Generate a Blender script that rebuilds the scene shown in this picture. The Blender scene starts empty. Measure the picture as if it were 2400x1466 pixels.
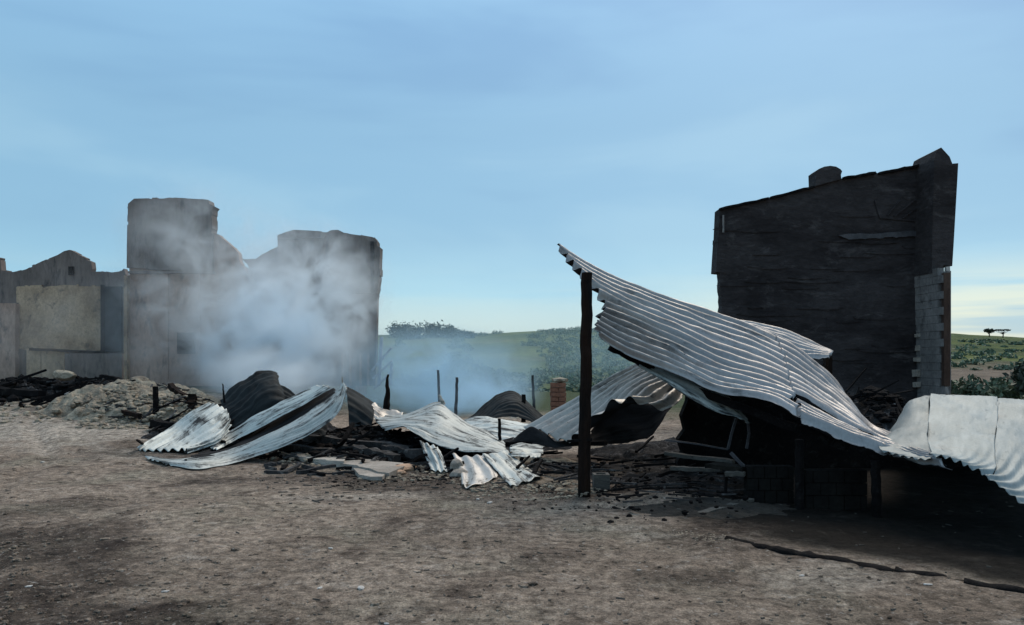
import bpy, math, random
import numpy as np
from mathutils import Vector, Matrix
from mathutils.geometry import tessellate_polygon

R = math.radians
random.seed(7)
rng = np.random.default_rng(11)
scene = bpy.context.scene
COL = scene.collection

# ------------------------------------------------------------------ camera
CAM_H, FPX, HOR = 1.6, 1750.0, 850.0
cam_d = bpy.data.cameras.new("camera")
cam = bpy.data.objects.new("camera", cam_d)
COL.objects.link(cam)
cam.location = (0, 0, CAM_H)
cam.rotation_euler = (R(90), 0, 0)
cam_d.sensor_width = 36
cam_d.lens = 36 * FPX / 2400
cam_d.shift_y = (HOR - 733) / 2400
cam_d.clip_start, cam_d.clip_end = 0.05, 4000
scene.camera = cam

# ------------------------------------------------------------------ world + sun
SUN_EL, SUN_AZ = 48.0, 28.0          # azimuth measured from +Y towards +X
world = bpy.data.worlds.new("World")
scene.world = world
world.use_nodes = True
wn, wl = world.node_tree.nodes, world.node_tree.links
wn.clear()


def nd(nodes, typ, **kw):
    n = nodes.new(typ)
    for k, v in kw.items():
        if k.startswith("i_"):
            n.inputs[k[2:]].default_value = v
        else:
            setattr(n, k, v)
    return n


def ramp(nodes, stops, interp='LINEAR'):
    n = nodes.new("ShaderNodeValToRGB")
    n.color_ramp.interpolation = interp
    el = n.color_ramp.elements
    while len(el) < len(stops):
        el.new(0.5)
    for e, (p, c) in zip(el, stops):
        e.position = p
        e.color = (c, c, c, 1) if not hasattr(c, "__len__") else (*c, 1)
    return n


def mix(nodes, links, fac, a, b, mode='MIX'):
    n = nodes.new("ShaderNodeMix")
    n.data_type = 'RGBA'
    n.blend_type = mode
    n.clamp_factor = True
    for sock, val in ((n.inputs[0], fac), (n.inputs[6], a), (n.inputs[7], b)):
        if hasattr(val, "is_output"):
            links.new(val, sock)
        elif hasattr(val, "__len__"):
            sock.default_value = (*val, 1)
        else:
            sock.default_value = val
    return n.outputs[2]


def math_n(nodes, links, op, a, b=None, clamp=False):
    n = nodes.new("ShaderNodeMath")
    n.operation = op
    n.use_clamp = clamp
    for i, val in enumerate((a, b)):
        if val is None:
            continue
        if hasattr(val, "is_output"):
            links.new(val, n.inputs[i])
        else:
            n.inputs[i].default_value = val
    return n.outputs[0]


sky = nd(wn, "ShaderNodeTexSky", sky_type='NISHITA', sun_disc=False)
sky.sun_elevation = R(SUN_EL)
sky.sun_rotation = R(SUN_AZ)
sky.air_density, sky.dust_density, sky.ozone_density = 1.0, 1.2, 1.4
tc = nd(wn, "ShaderNodeTexCoord")
sep = nd(wn, "ShaderNodeSeparateXYZ")
wl.new(tc.outputs["Generated"], sep.inputs[0])
elev = sep.outputs[2]
# thin cloud deck: soft blue-grey veil, thicker in slanting bands, yellowish low down
cmap = nd(wn, "ShaderNodeMapping")
cmap.inputs["Scale"].default_value = (1.1, 1.1, 4.2)
cmap.inputs["Rotation"].default_value = (R(6), R(14), 0)
wl.new(tc.outputs["Generated"], cmap.inputs[0])
n1 = nd(wn, "ShaderNodeTexNoise", i_Scale=1.5, i_Detail=4.0, i_Roughness=0.5, i_Distortion=0.35)
wl.new(cmap.outputs[0], n1.inputs["Vector"])
cm2 = nd(wn, "ShaderNodeMapping")
cm2.inputs["Scale"].default_value = (1.0, 1.0, 16.0)
wl.new(tc.outputs["Generated"], cm2.inputs[0])
n2 = nd(wn, "ShaderNodeTexNoise", i_Scale=2.2, i_Detail=4.0, i_Roughness=0.55)
wl.new(cm2.outputs[0], n2.inputs["Vector"])
cl_col = ramp(wn, [(0.0, (2.8, 3.5, 3.6)), (0.035, (2.35, 3.4, 3.8)), (0.085, (1.62, 3.1, 4.0)), (0.16, (1.33, 2.58, 3.55)),
                   (0.30, (1.34, 2.56, 3.6)), (0.45, (1.5, 2.84, 4.15)), (1.0, (2.9, 3.6, 4.3))])
wl.new(elev, cl_col.inputs[0])
band = ramp(wn, [(0.35, (0.80, 0.84, 0.90)), (0.52, (1, 1, 1)), (0.68, (1.20, 1.11, 1.05))], 'EASE')
wl.new(n1.outputs[0], band.inputs[0])
cloudc = mix(wn, wl, 1.0, cl_col.outputs[0], band.outputs[0], 'MULTIPLY')
low = ramp(wn, [(0.0, 1.0), (0.06, 0.7), (0.14, 0.0)], 'EASE')
wl.new(elev, low.inputs[0])
streak = ramp(wn, [(0.34, 0.0), (0.54, 1.0)], 'EASE')
wl.new(n2.outputs[0], streak.inputs[0])
lowf = math_n(wn, wl, 'MULTIPLY', low.outputs[0], streak.outputs[0])
rgt = ramp(wn, [(0.05, 0.25), (0.55, 1.0)], 'EASE')
wl.new(sep.outputs[0], rgt.inputs[0])
lowf = math_n(wn, wl, 'MULTIPLY', lowf, rgt.outputs[0])
lowf = math_n(wn, wl, 'MULTIPLY', lowf, 1.0)
cloudc = mix(wn, wl, lowf, cloudc, (4.5, 4.5, 3.3))
skyc = mix(wn, wl, 0.88, sky.outputs[0], cloudc)
bg = nd(wn, "ShaderNodeBackground", i_Strength=0.12)
wl.new(skyc, bg.inputs[0])
wo = nd(wn, "ShaderNodeOutputWorld")
wl.new(bg.outputs[0], wo.inputs[0])

sun_d = bpy.data.lights.new("sun", 'SUN')
sun_d.energy = 1.5
sun_d.angle = R(30)
sun_d.color = (1.0, 0.86, 0.70)
sun = bpy.data.objects.new("sun", sun_d)
COL.objects.link(sun)
sdir = Vector((math.sin(R(SUN_AZ)) * math.cos(R(SUN_EL)), math.cos(R(SUN_AZ)) * math.cos(R(SUN_EL)), math.sin(R(SUN_EL))))
sun.rotation_euler = sdir.to_track_quat('Z', 'Y').to_euler()
sun.location = (10, 30, 30)

vs = scene.view_settings
vs.view_transform, vs.look, vs.gamma, vs.exposure = 'Standard', 'None', 1.0, 0.66
vs.use_curve_mapping = False
scene.cycles.use_denoising = True
scene.cycles.max_bounces = 10
scene.cycles.volume_bounces = 10
scene.cycles.volume_step_rate = 1.0
scene.cycles.volume_max_steps = 256

# ------------------------------------------------------------------ helpers
def P(u, v, Y):
    return Vector(((u - 1200) / FPX * Y, Y, CAM_H - (v - HOR) / FPX * Y))


_perm = np.random.default_rng(5).random((64, 64, 64))


def vnoise(x, y, z=0.0):
    x, y, z = np.broadcast_arrays(np.asarray(x, float), np.asarray(y, float), np.asarray(z, float))
    xi, yi, zi = np.floor(x).astype(int), np.floor(y).astype(int), np.floor(z).astype(int)
    fx, fy, fz = x - xi, y - yi, z - zi
    fx, fy, fz = [f * f * (3 - 2 * f) for f in (fx, fy, fz)]
    g = lambda a, b, c: _perm[(xi + a) & 63, (yi + b) & 63, (zi + c) & 63]
    r = 0
    for a in (0, 1):
        for b in (0, 1):
            for c in (0, 1):
                r = r + g(a, b, c) * (fx if a else 1 - fx) * (fy if b else 1 - fy) * (fz if c else 1 - fz)
    return r * 2 - 1


def fbm(x, y, z=0.0, o=4):
    r, a, f = 0, 0.5, 1.0
    for i in range(o):
        r = r + a * vnoise(np.asarray(x) * f + 17.3 * i, np.asarray(y) * f + 5.1 * i, np.asarray(z) * f)
        a *= 0.5
        f *= 2.03
    return r


def sstep(a, b, x):
    t = np.clip((np.asarray(x, float) - a) / (b - a), 0, 1)
    return t * t * (3 - 2 * t)


def tag(o, label=None, cat=None, group=None, kind=None):
    if label: o["label"] = label
    if cat: o["category"] = cat
    if group: o["group"] = group
    if kind: o["kind"] = kind
    return o


def mobj(name, verts, faces, mats, parent=None, smooth=False, uv=None, midx=None):
    me = bpy.data.meshes.new(name)
    me.from_pydata([tuple(map(float, v)) for v in verts], [], [tuple(map(int, f)) for f in faces])
    for m in (mats if isinstance(mats, (list, tuple)) else [mats]):
        me.materials.append(m)
    if smooth:
        me.polygons.foreach_set("use_smooth", [True] * len(me.polygons))
    if midx is not None:
        me.polygons.foreach_set("material_index", list(map(int, midx)))
    if uv is not None:
        l = me.uv_layers.new(name="UVMap")
        vi = np.empty(len(me.loops), dtype=np.int32)
        me.loops.foreach_get("vertex_index", vi)
        l.data.foreach_set("uv", np.asarray(uv, np.float32)[vi].ravel())
    me.validate()
    o = bpy.data.objects.new(name, me)
    COL.objects.link(o)
    if parent is not None:
        o.parent = parent
    return o


def thing(name, label, cat, group=None):
    o = bpy.data.objects.new(name, None)
    o.empty_display_size = 0.2
    COL.objects.link(o)
    return tag(o, label, cat, group)


class MB:
    """collects verts and faces of one mesh"""
    def __init__(s):
        s.v, s.f = [], []

    def add(s, vs_, fs):
        k = len(s.v)
        s.v += [tuple(v) for v in vs_]
        s.f += [tuple(i + k for i in f) for f in fs]
        return s

    def box(s, a, b):
        (x0, y0, z0), (x1, y1, z1) = a, b
        return s.add([(x0, y0, z0), (x1, y0, z0), (x1, y1, z0), (x0, y1, z0), (x0, y0, z1), (x1, y0, z1), (x1, y1, z1), (x0, y1, z1)],
                     [(0, 3, 2, 1), (4, 5, 6, 7), (0, 1, 5, 4), (1, 2, 6, 5), (2, 3, 7, 6), (3, 0, 4, 7)])

    def bar(s, p0, p1, w, h=None, n=6, jit=0.0, taper=1.0, sides=4, roll=0.0):
        p0, p1 = Vector(p0), Vector(p1)
        h = h or w
        d = (p1 - p0)
        L = d.length
        d.normalize()
        up = Vector((0, 0, 1)) if abs(d.z) < 0.95 else Vector((0, 1, 0))
        sx = d.cross(up).normalized()
        sz = sx.cross(d).normalized()
        k = len(s.v)
        for i in range(n + 1):
            t = i / n
            sc = 1 + (taper - 1) * t
            c = p0 + d * (L * t) + sx * random.uniform(-jit, jit) * w + sz * random.uniform(-jit, jit) * h
            for j in range(sides):
                a = 2 * math.pi * (j + 0.5) / sides + roll
                q = 1 / math.cos(math.pi / sides) if sides == 4 else 1
                r = (1 + random.uniform(-jit, jit) * 0.8) * sc
                s.v.append(tuple(c + sx * (math.cos(a) * w * 0.5 * q * r) + sz * (math.sin(a) * h * 0.5 * q * r)))
        for i in range(n):
            for j in range(sides):
                a, b = k + i * sides + j, k + i * sides + (j + 1) % sides
                s.f.append((a, b, b + sides, a + sides))
        s.f.append(tuple(k + j for j in reversed(range(sides))))
        s.f.append(tuple(k + n * sides + j for j in range(sides)))
        return s

    def rock(s, c, r, seed=0, flat=1.0, detail=1):
        vs_, fs = ICO[detail]
        a = np.array(vs_)
        nz = 1 + 0.45 * fbm(a[:, 0] * 1.3 + seed * 3.7, a[:, 1] * 1.3 + seed, a[:, 2] * 1.3, 3)
        a = a * nz[:, None] * np.array(r if hasattr(r, "__len__") else (r, r, r * flat))
        th = seed * 2.39
        rot = np.array([[math.cos(th), -math.sin(th), 0], [math.sin(th), math.cos(th), 0], [0, 0, 1]])
        a = a @ rot.T + np.array(c)
        return s.add(a, fs)

    def build(s, name, mat, parent=None, smooth=False):
        return mobj(name, s.v, s.f, mat, parent, smooth)


def ico(sub):
    import bmesh
    bm = bmesh.new()
    bmesh.ops.create_icosphere(bm, subdivisions=sub, radius=1)
    v = [tuple(x.co) for x in bm.verts]
    f = [tuple(x.index for x in fc.verts) for fc in bm.faces]
    bm.free()
    return v, f


ICO = {1: ico(1), 2: ico(2), 3: ico(3)}

# ------------------------------------------------------------------ materials
def newmat(name):
    m = bpy.data.materials.new(name)
    m.use_nodes = True
    n, l = m.node_tree.nodes, m.node_tree.links
    n.clear()
    out = n.new("ShaderNodeOutputMaterial")
    b = n.new("ShaderNodeBsdfPrincipled")
    l.new(b.outputs[0], out.inputs[0])
    return m, n, l, b, out


def coords(n, l, scale=(1, 1, 1), src="Object"):
    t = n.new("ShaderNodeTexCoord")
    mp = n.new("ShaderNodeMapping")
    mp.inputs["Scale"].default_value = scale
    l.new(t.outputs[src], mp.inputs[0])
    return mp.outputs[0]


def noise(n, l, vec, scale, detail=5, rough=0.6, dist=0.0):
    t = nd(n, "ShaderNodeTexNoise", i_Scale=scale, i_Detail=float(detail), i_Roughness=rough, i_Distortion=dist)
    l.new(vec, t.inputs["Vector"])
    return t.outputs[0]


def rmp(n, l, fac, stops, interp='LINEAR'):
    r = ramp(n, stops, interp)
    l.new(fac, r.inputs[0])
    return r.outputs[0]


def bump(n, l, b, h, strength=0.5, dist=0.02):
    bp = nd(n, "ShaderNodeBump", i_Strength=strength, i_Distance=dist)
    l.new(h, bp.inputs["Height"])
    l.new(bp.outputs[0], b.inputs["Normal"])


def mottled(name, c0, c1, c2=None, scale=2.0, stretch=(1, 1, 1), rough=0.9, bstr=0.5, bdist=0.02, f2=12.0, lo=0.35, hi=0.65, spec=0.3):
    m, n, l, b, _ = newmat(name)
    v = coords(n, l, stretch)
    a = noise(n, l, v, scale, 6, 0.65, 0.3)
    col = mix(n, l, rmp(n, l, a, [(lo, 0), (hi, 1)]), c0, c1)
    f = noise(n, l, v, scale * f2, 5, 0.7)
    if c2 is not None:
        g = noise(n, l, v, scale * 3.1, 6, 0.7, 0.5)
        col = mix(n, l, rmp(n, l, g, [(0.55, 0), (0.68, 1)]), col, c2)
    col = mix(n, l, 1.0, col, rmp(n, l, f, [(0.25, 0.62), (0.75, 1.3)]), 'MULTIPLY')
    l.new(col, b.inputs["Base Color"])
    b.inputs["Roughness"].default_value = rough
    b.inputs["Specular IOR Level"].default_value = spec
    h = math_n(n, l, 'ADD', f, a)
    bump(n, l, b, h, bstr, bdist)
    return m


M = {}
M['char'] = mottled('charred_timber', (0.006, 0.0055, 0.006), (0.014, 0.012, 0.012), (0.03, 0.028, 0.027), 2.5, (1, 1, 1), 0.85, 0.9, 0.03)
M['char_brown'] = mottled('half_burnt_timber', (0.008, 0.007, 0.007), (0.028, 0.015, 0.010), None, 1.6, (3, 3, .5), 0.8, 0.8, 0.02)
M['soot_wall'] = mottled('sooted_plaster', (0.023, 0.0195, 0.0205), (0.050, 0.044, 0.045), (0.078, 0.070, 0.070), 0.34, (1, 1, 2.4), 0.92, 0.9, 0.05, 13, 0.40, 0.62)
M['soot_pale'] = mottled('half_sooted_plaster', (0.04, 0.036, 0.038), (0.075, 0.068, 0.068), None, 0.8, (1, 1, 2.4))
M['edge_wall'] = mottled('bare_grey_plaster', (0.15, 0.14, 0.135), (0.25, 0.235, 0.225), (0.08, 0.075, 0.072), 1.4, (1, 1, .6), 0.92, 0.5, 0.02)
M['brownedge'] = mottled('scorched_brick_edge', (0.05, 0.028, 0.020), (0.085, 0.055, 0.042), (0.03, 0.02, 0.02), 1.5, (1, 1, .4))
M['house_grey'] = mottled('smoke_stained_wall', (0.12, 0.097, 0.088), (0.21, 0.168, 0.148), (0.05, 0.045, 0.046), 0.5, (1.6, 1, .45), 0.92, 0.4, 0.03)
M['house_tan'] = mottled('flaking_tan_plaster', (0.25, 0.17, 0.11), (0.48, 0.34, 0.225), (0.11, 0.085, 0.068), 0.9, (1, 1, .8), 0.92, 0.6, 0.03)
M['house_pink'] = mottled('scorched_pink_plaster', (0.30, 0.195, 0.15), (0.44, 0.30, 0.235), (0.13, 0.098, 0.086), 0.5, (1.6, 1, .7), 0.92, 0.4, 0.03)
M['concrete'] = mottled('pale_concrete', (0.26, 0.225, 0.19), (0.42, 0.37, 0.32), (0.13, 0.14, 0.125), 2.2, (1, 1, 1), 0.9, 0.6, 0.02)
M['slab'] = mottled('shade_dark_screed', (0.013, 0.012, 0.011), (0.030, 0.027, 0.022), (0.009, 0.008, 0.008), 0.9, (1, 1, 1), 0.95, 0.9, 0.04, 16)  # near-black colour stands for the gloom under the roof
M['bank'] = mottled('dusty_earth', (0.022, 0.019, 0.016), (0.055, 0.048, 0.039), (0.014, 0.013, 0.011), 1.9, (1, 1, 1), 0.95, 1.0, 0.05)
M['gloomblock'] = mottled('shade_black_block', (0.010, 0.009, 0.009), (0.018, 0.017, 0.015), None, 1.5)  # block colour taken down to black for the shade under the roof
M['char_ash'] = mottled('ash_dusted_timber', (0.018, 0.017, 0.017), (0.07, 0.066, 0.066), (0.20, 0.19, 0.18), 2.2, (1, 1, 1), 0.9, 0.9, 0.03)
M['orange'] = mottled('orange_sandstone', (0.42, 0.25, 0.15), (0.55, 0.38, 0.27), (0.3, 0.17, 0.11), 3)
M['brick'] = mottled('burnt_clay_brick', (0.20, 0.085, 0.05), (0.30, 0.14, 0.09), (0.10, 0.055, 0.045), 5)
M['wood_pale'] = mottled('bleached_plank', (0.34, 0.30, 0.26), (0.52, 0.48, 0.42), (0.15, 0.16, 0.13), 1.6, (1, 1, 4), 0.8)
M['ash'] = mottled('ash_and_plaster_rubble', (0.24, 0.195, 0.148), (0.50, 0.425, 0.32), (0.09, 0.073, 0.06), 1.8, (1, 1, 1.6), 0.95, 1.0, 0.06, 9)
M['dark_rubble'] = mottled('sooty_rubble', (0.018, 0.017, 0.017), (0.055, 0.052, 0.052), (0.20, 0.19, 0.19), 1.8, (1, 1, 1), 0.95, 1.0, 0.06, 9)
M['chip'] = mottled('pale_stone', (0.40, 0.37, 0.34), (0.6, 0.57, 0.53), None, 6)
M['frame'] = mottled('bent_steel', (0.035, 0.035, 0.04), (0.08, 0.078, 0.085), None, 3, (1, 1, 1), 0.5)
M['pale_frame'] = mottled('weathered_white_board', (0.42, 0.44, 0.48), (0.6, 0.62, 0.66), None, 2)
M['wood_grey'] = mottled('greyed_board', (0.06, 0.055, 0.048), (0.12, 0.11, 0.095), (0.03, 0.027, 0.024), 1.6, (1, 1, 4))
M['trunk'] = mottled('bark', (0.03, 0.024, 0.018), (0.06, 0.048, 0.036), None, 6)


for k in ('char', 'char_brown', 'slab', 'gloomblock', 'dark_rubble'):
    M[k].node_tree.nodes['Principled BSDF'].inputs['Specular IOR Level'].default_value = 0.06
M['soot_wall'].node_tree.nodes['Principled BSDF'].inputs['Specular IOR Level'].default_value = 0.15


def leafmat(name, c0, c1):
    m, n, l, b, _ = newmat(name)
    v = coords(n, l)
    a = noise(n, l, v, 0.8, 4, 0.7)
    g = nd(n, "ShaderNodeNewGeometry")
    c = mix(n, l, rmp(n, l, a, [(0.35, 0), (0.65, 1)]), c0, c1)
    c = mix(n, l, 1.0, c, rmp(n, l, g.outputs["Random Per Island"], [(0, 0.55), (1, 1.5)]), 'MULTIPLY')
    l.new(c, b.inputs["Base Color"])
    b.inputs["Roughness"].default_value = 0.7
    return m


M['leaf'] = leafmat('scrub_leaves', (0.055, 0.095, 0.065), (0.115, 0.165, 0.10))
M['leaf_dark'] = leafmat('dark_leaves', (0.012, 0.022, 0.014), (0.03, 0.05, 0.028))


def metalmat(name, c_lo, c_hi, soot, soot_lo, soot_hi, metallic=0.65, rough=0.46, rust=0.25, fine=True):
    m, n, l, b, _ = newmat(name)
    uv = coords(n, l, (1, 1, 1), "UV")
    uvs = coords(n, l, (5.0, 0.55, 1), "UV")
    uvb = coords(n, l, (1.2, 0.8, 1), "UV")
    a = noise(n, l, uvs, 1.6, 6, 0.65, 0.4)
    col = mix(n, l, rmp(n, l, a, [(0.3, 0), (0.7, 1)]), c_lo, c_hi)
    # rust tint
    r = noise(n, l, uvb, 1.7, 6, 0.7, 0.8)
    col = mix(n, l, math_n(n, l, 'MULTIPLY', rmp(n, l, r, [(0.58, 0), (0.75, 1)]), rust), col, (0.16, 0.085, 0.05))
    # soot in long smears and speckles
    s1 = noise(n, l, uvs, 2.3, 7, 0.7, 0.6)
    s2 = noise(n, l, uvb, 2.0, 7, 0.72, 0.6)
    s = math_n(n, l, 'ADD', math_n(n, l, 'MULTIPLY', s1, 0.55), math_n(n, l, 'MULTIPLY', s2, 0.45))
    sf = rmp(n, l, s, [(soot_lo, 0), (soot_hi, 1)])
    col = mix(n, l, sf, col, soot)
    f = noise(n, l, uv, 30, 4, 0.7)
    col = mix(n, l, 1.0, col, rmp(n, l, f, [(0.25, 0.82), (0.75, 1.14)]), 'MULTIPLY')
    oi = n.new('ShaderNodeObjectInfo')
    col = mix(n, l, 1.0, col, rmp(n, l, oi.outputs['Random'], [(0, 0.82), (1, 1.15)]), 'MULTIPLY')
    l.new(col, b.inputs["Base Color"])
    b.inputs["Metallic"].default_value = metallic
    l.new(math_n(n, l, 'ADD', math_n(n, l, 'MULTIPLY', sf, 0.3), rough), b.inputs["Roughness"])
    h = noise(n, l, uvb, 7, 5, 0.6)
    bump(n, l, b, h, 0.35, 0.012)
    return m


M['zinc'] = metalmat('weathered_corrugated_iron', (0.24, 0.235, 0.237), (0.40, 0.393, 0.39), (0.05, 0.049, 0.049), 0.53, 0.68, 0.5, 0.5, 0.4)
M['zinc_pale'] = metalmat('ash_white_corrugated_iron', (0.42, 0.445, 0.42), (0.60, 0.62, 0.585), (0.04, 0.04, 0.04), 0.49, 0.58, 0.2, 0.62, 0.15)
M['zinc_green'] = metalmat('pale_green_roof_iron', (0.15, 0.185, 0.19), (0.25, 0.29, 0.295), (0.09, 0.088, 0.085), 0.56, 0.74, 0.25, 0.62, 0.25)
M['zinc_warm'] = metalmat('rust_tinged_corrugated_iron', (0.38, 0.36, 0.33), (0.56, 0.53, 0.49), (0.05, 0.05, 0.05), 0.52, 0.64, 0.5, 0.52, 0.4)
M['zinc_soot_shade'] = metalmat('soot_and_shade_iron', (0.012, 0.012, 0.013), (0.03, 0.03, 0.032), (0.006, 0.006, 0.006), 0.5, 0.65, 0.0, 0.9, 0.0)  # soot on sheet undersides, also the black painted in for shade between sheets
M['zinc_black'] = metalmat('blackened_sheet', (0.010, 0.013, 0.0145), (0.030, 0.036, 0.038), (0.008, 0.008, 0.009), 0.5, 0.65, 0.0, 0.75, 0.0)


for k in ('zinc_soot_shade', 'zinc_black'):
    M[k].node_tree.nodes['Principled BSDF'].inputs['Specular IOR Level'].default_value = 0.12


def ground_mat():
    m, n, l, b, _ = newmat('burnt_dirt')
    v = coords(n, l)
    big = noise(n, l, v, 0.35, 5, 0.6, 0.4)
    mid = noise(n, l, v, 1.3, 7, 0.68, 0.5)
    fine = noise(n, l, v, 9, 8, 0.75)
    grain = noise(n, l, v, 55, 4, 0.8)
    col = mix(n, l, rmp(n, l, big, [(0.38, 0), (0.60, 1)]), (0.255, 0.198, 0.153), (0.40, 0.318, 0.252))
    tint = noise(n, l, v, 0.8, 3, 0.5)
    col = mix(n, l, rmp(n, l, tint, [(0.5, 0), (0.7, 0.55)]), col, (0.25, 0.235, 0.18))
    col = mix(n, l, rmp(n, l, mid, [(0.52, 0), (0.66, 0.85)]), col, (0.085, 0.062, 0.050))
    pale = noise(n, l, v, 2.1, 8, 0.75, 0.3)
    col = mix(n, l, rmp(n, l, pale, [(0.56, 0), (0.68, 0.8)]), col, (0.46, 0.395, 0.335))
    at = nd(n, "ShaderNodeAttribute", attribute_name="burnt")
    aa = nd(n, "ShaderNodeAttribute", attribute_name="ashy")
    brk = rmp(n, l, noise(n, l, v, 5.0, 8, 0.78, 0.5), [(0.36, 0.5), (0.62, 1.0)])
    col = mix(n, l, math_n(n, l, 'MULTIPLY', math_n(n, l, 'MULTIPLY', aa.outputs["Fac"], brk), 0.85), col, (0.52, 0.46, 0.39))
    col = mix(n, l, math_n(n, l, 'MULTIPLY', math_n(n, l, 'MULTIPLY', at.outputs["Fac"], brk), 0.9), col, (0.040, 0.030, 0.026))
    col = mix(n, l, 1.0, col, rmp(n, l, fine, [(0.32, 0.28), (0.5, 1.0), (0.68, 1.85)]), 'MULTIPLY')
    col = mix(n, l, 1.0, col, rmp(n, l, grain, [(0.3, 0.45), (0.7, 1.6)]), 'MULTIPLY')
    spk = noise(n, l, v, 21, 3, 0.6)
    col = mix(n, l, rmp(n, l, spk, [(0.63, 0), (0.69, 0.8)]), col, (0.52, 0.47, 0.42))
    drk = noise(n, l, v, 3.2, 9, 0.8, 0.8)
    col = mix(n, l, rmp(n, l, drk, [(0.60, 0), (0.66, 0.8)]), col, (0.035, 0.028, 0.023))
    sy = n.new("ShaderNodeSeparateXYZ")
    l.new(v, sy.inputs[0])
    gf = rmp(n, l, math_n(n, l, 'DIVIDE', math_n(n, l, 'ADD', sy.outputs[1], math_n(n, l, 'MULTIPLY', mid, 6)), 50), [(0.46, 0), (0.58, 1)])
    gcol = mix(n, l, 1.0, mix(n, l, big, (0.05, 0.075, 0.04), (0.10, 0.115, 0.06)), rmp(n, l, fine, [(0.3, .5), (.7, 1.4)]), 'MULTIPLY')
    col = mix(n, l, gf, col, gcol)
    shade_att = nd(n, "ShaderNodeAttribute", attribute_name="sooty")  # roof shade, together with soot, put into the dirt colour
    shade_col = mix(n, l, rmp(n, l, pale, [(0.55, 0), (0.72, 1)]), (0.014, 0.0125, 0.011), (0.055, 0.05, 0.043))
    shade_col = mix(n, l, 1.0, shade_col, rmp(n, l, fine, [(0.3, .5), (.7, 1.5)]), 'MULTIPLY')
    col = mix(n, l, shade_att.outputs["Fac"], col, shade_col)
    l.new(col, b.inputs["Base Color"])
    b.inputs["Roughness"].default_value = 0.95
    b.inputs["Specular IOR Level"].default_value = 0.08
    h = math_n(n, l, 'ADD', math_n(n, l, 'MULTIPLY', mid, 1.4), math_n(n, l, 'ADD', fine, math_n(n, l, 'MULTIPLY', grain, 0.35)))
    bump(n, l, b, h, 1.0, 0.09)
    return m


M['ground'] = ground_mat()


def hill_mat():
    m, n, l, b, _ = newmat('hill_grass')
    v = coords(n, l)
    a = noise(n, l, v, 0.06, 5, 0.6, 0.5)
    f = noise(n, l, v, 0.8, 7, 0.75)
    col = mix(n, l, rmp(n, l, a, [(0.4, 0), (0.62, 1)]), (0.055, 0.085, 0.036), (0.125, 0.145, 0.045))
    d = noise(n, l, v, 0.11, 6, 0.65, 0.6)
    col = mix(n, l, rmp(n, l, d, [(0.56, 0), (0.68, 0.8)]), col, (0.105, 0.088, 0.060))
    sx = n.new("ShaderNodeSeparateXYZ")
    l.new(coords(n, l), sx.inputs[0])
    near = math_n(n, l, 'ADD', sx.outputs[1], math_n(n, l, 'MULTIPLY', a, 24))
    nf = math_n(n, l, 'MULTIPLY', rmp(n, l, math_n(n, l, 'DIVIDE', near, 200), [(0.37, 1), (0.43, 0)]), rmp(n, l, math_n(n, l, 'DIVIDE', sx.outputs[0], 100), [(0.16, 0), (0.26, 1)]))
    col = mix(n, l, nf, col, (0.17, 0.135, 0.105))
    col = mix(n, l, 1.0, col, rmp(n, l, f, [(0.3, 0.5), (0.7, 1.45)]), 'MULTIPLY')
    l.new(col, b.inputs["Base Color"])
    b.inputs["Roughness"].default_value = 0.95
    b.inputs["Specular IOR Level"].default_value = 0.1
    bump(n, l, b, f, 0.9, 0.4)
    return m


M['hill'] = hill_mat()

# ------------------------------------------------------------------ ground and hills
def gh(x, y):
    x, y = np.asarray(x, float), np.asarray(y, float)
    z = 0.75 * sstep(11, 21, y) * sstep(-2.5, -9.0, x)
    z = z + 0.05 * fbm(x * 0.5, y * 0.5, 1.0, 3) * sstep(2, 6, y)
    z = z + 0.030 * fbm(x * 2.2, y * 2.2, 2.0, 3) + 0.012 * fbm(x * 7, y * 7, 3.0, 2)
    # wheel ruts across the yard, a trodden dip under the roof
    for off in (0.0, 1.5):
        d = (x + 5.0 + off) + 0.55 * (y - 7.0) + 0.25 * np.sin(y * 0.9)
        z = z - 0.035 * np.exp(-(d / 0.16) ** 2) + 0.018 * np.exp(-((np.abs(d) - 0.30) / 0.12) ** 2)
    fade = sstep(60, 34, y)
    return z * fade


def axis(dense0, dense1, step, lo, hi):
    a = np.arange(dense0, dense1, step)
    out = [a]
    s, p = step, dense1
    r = []
    while p < hi:
        r.append(p); s *= 1.25; p += s
    out.append(np.array(r + [hi]))
    s, p = step * 1.25, dense0 - step
    r = []
    while p > lo:
        r.append(p); s *= 1.25; p -= s
    return np.concatenate([np.array((r + [lo])[::-1])] + out)


def heightfield(name, xs, ys, zf, mat, kind):
    X, Y = np.meshgrid(xs, ys)
    Z = zf(X, Y)
    nx, ny = len(xs), len(ys)
    verts = np.stack([X.ravel(), Y.ravel(), Z.ravel()], 1)
    i = np.arange(nx * ny).reshape(ny, nx)
    f = np.stack([i[:-1, :-1].ravel(), i[:-1, 1:].ravel(), i[1:, 1:].ravel(), i[1:, :-1].ravel()], 1)
    return tag(mobj(name, verts, f, mat, None, True), kind=kind)


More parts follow.
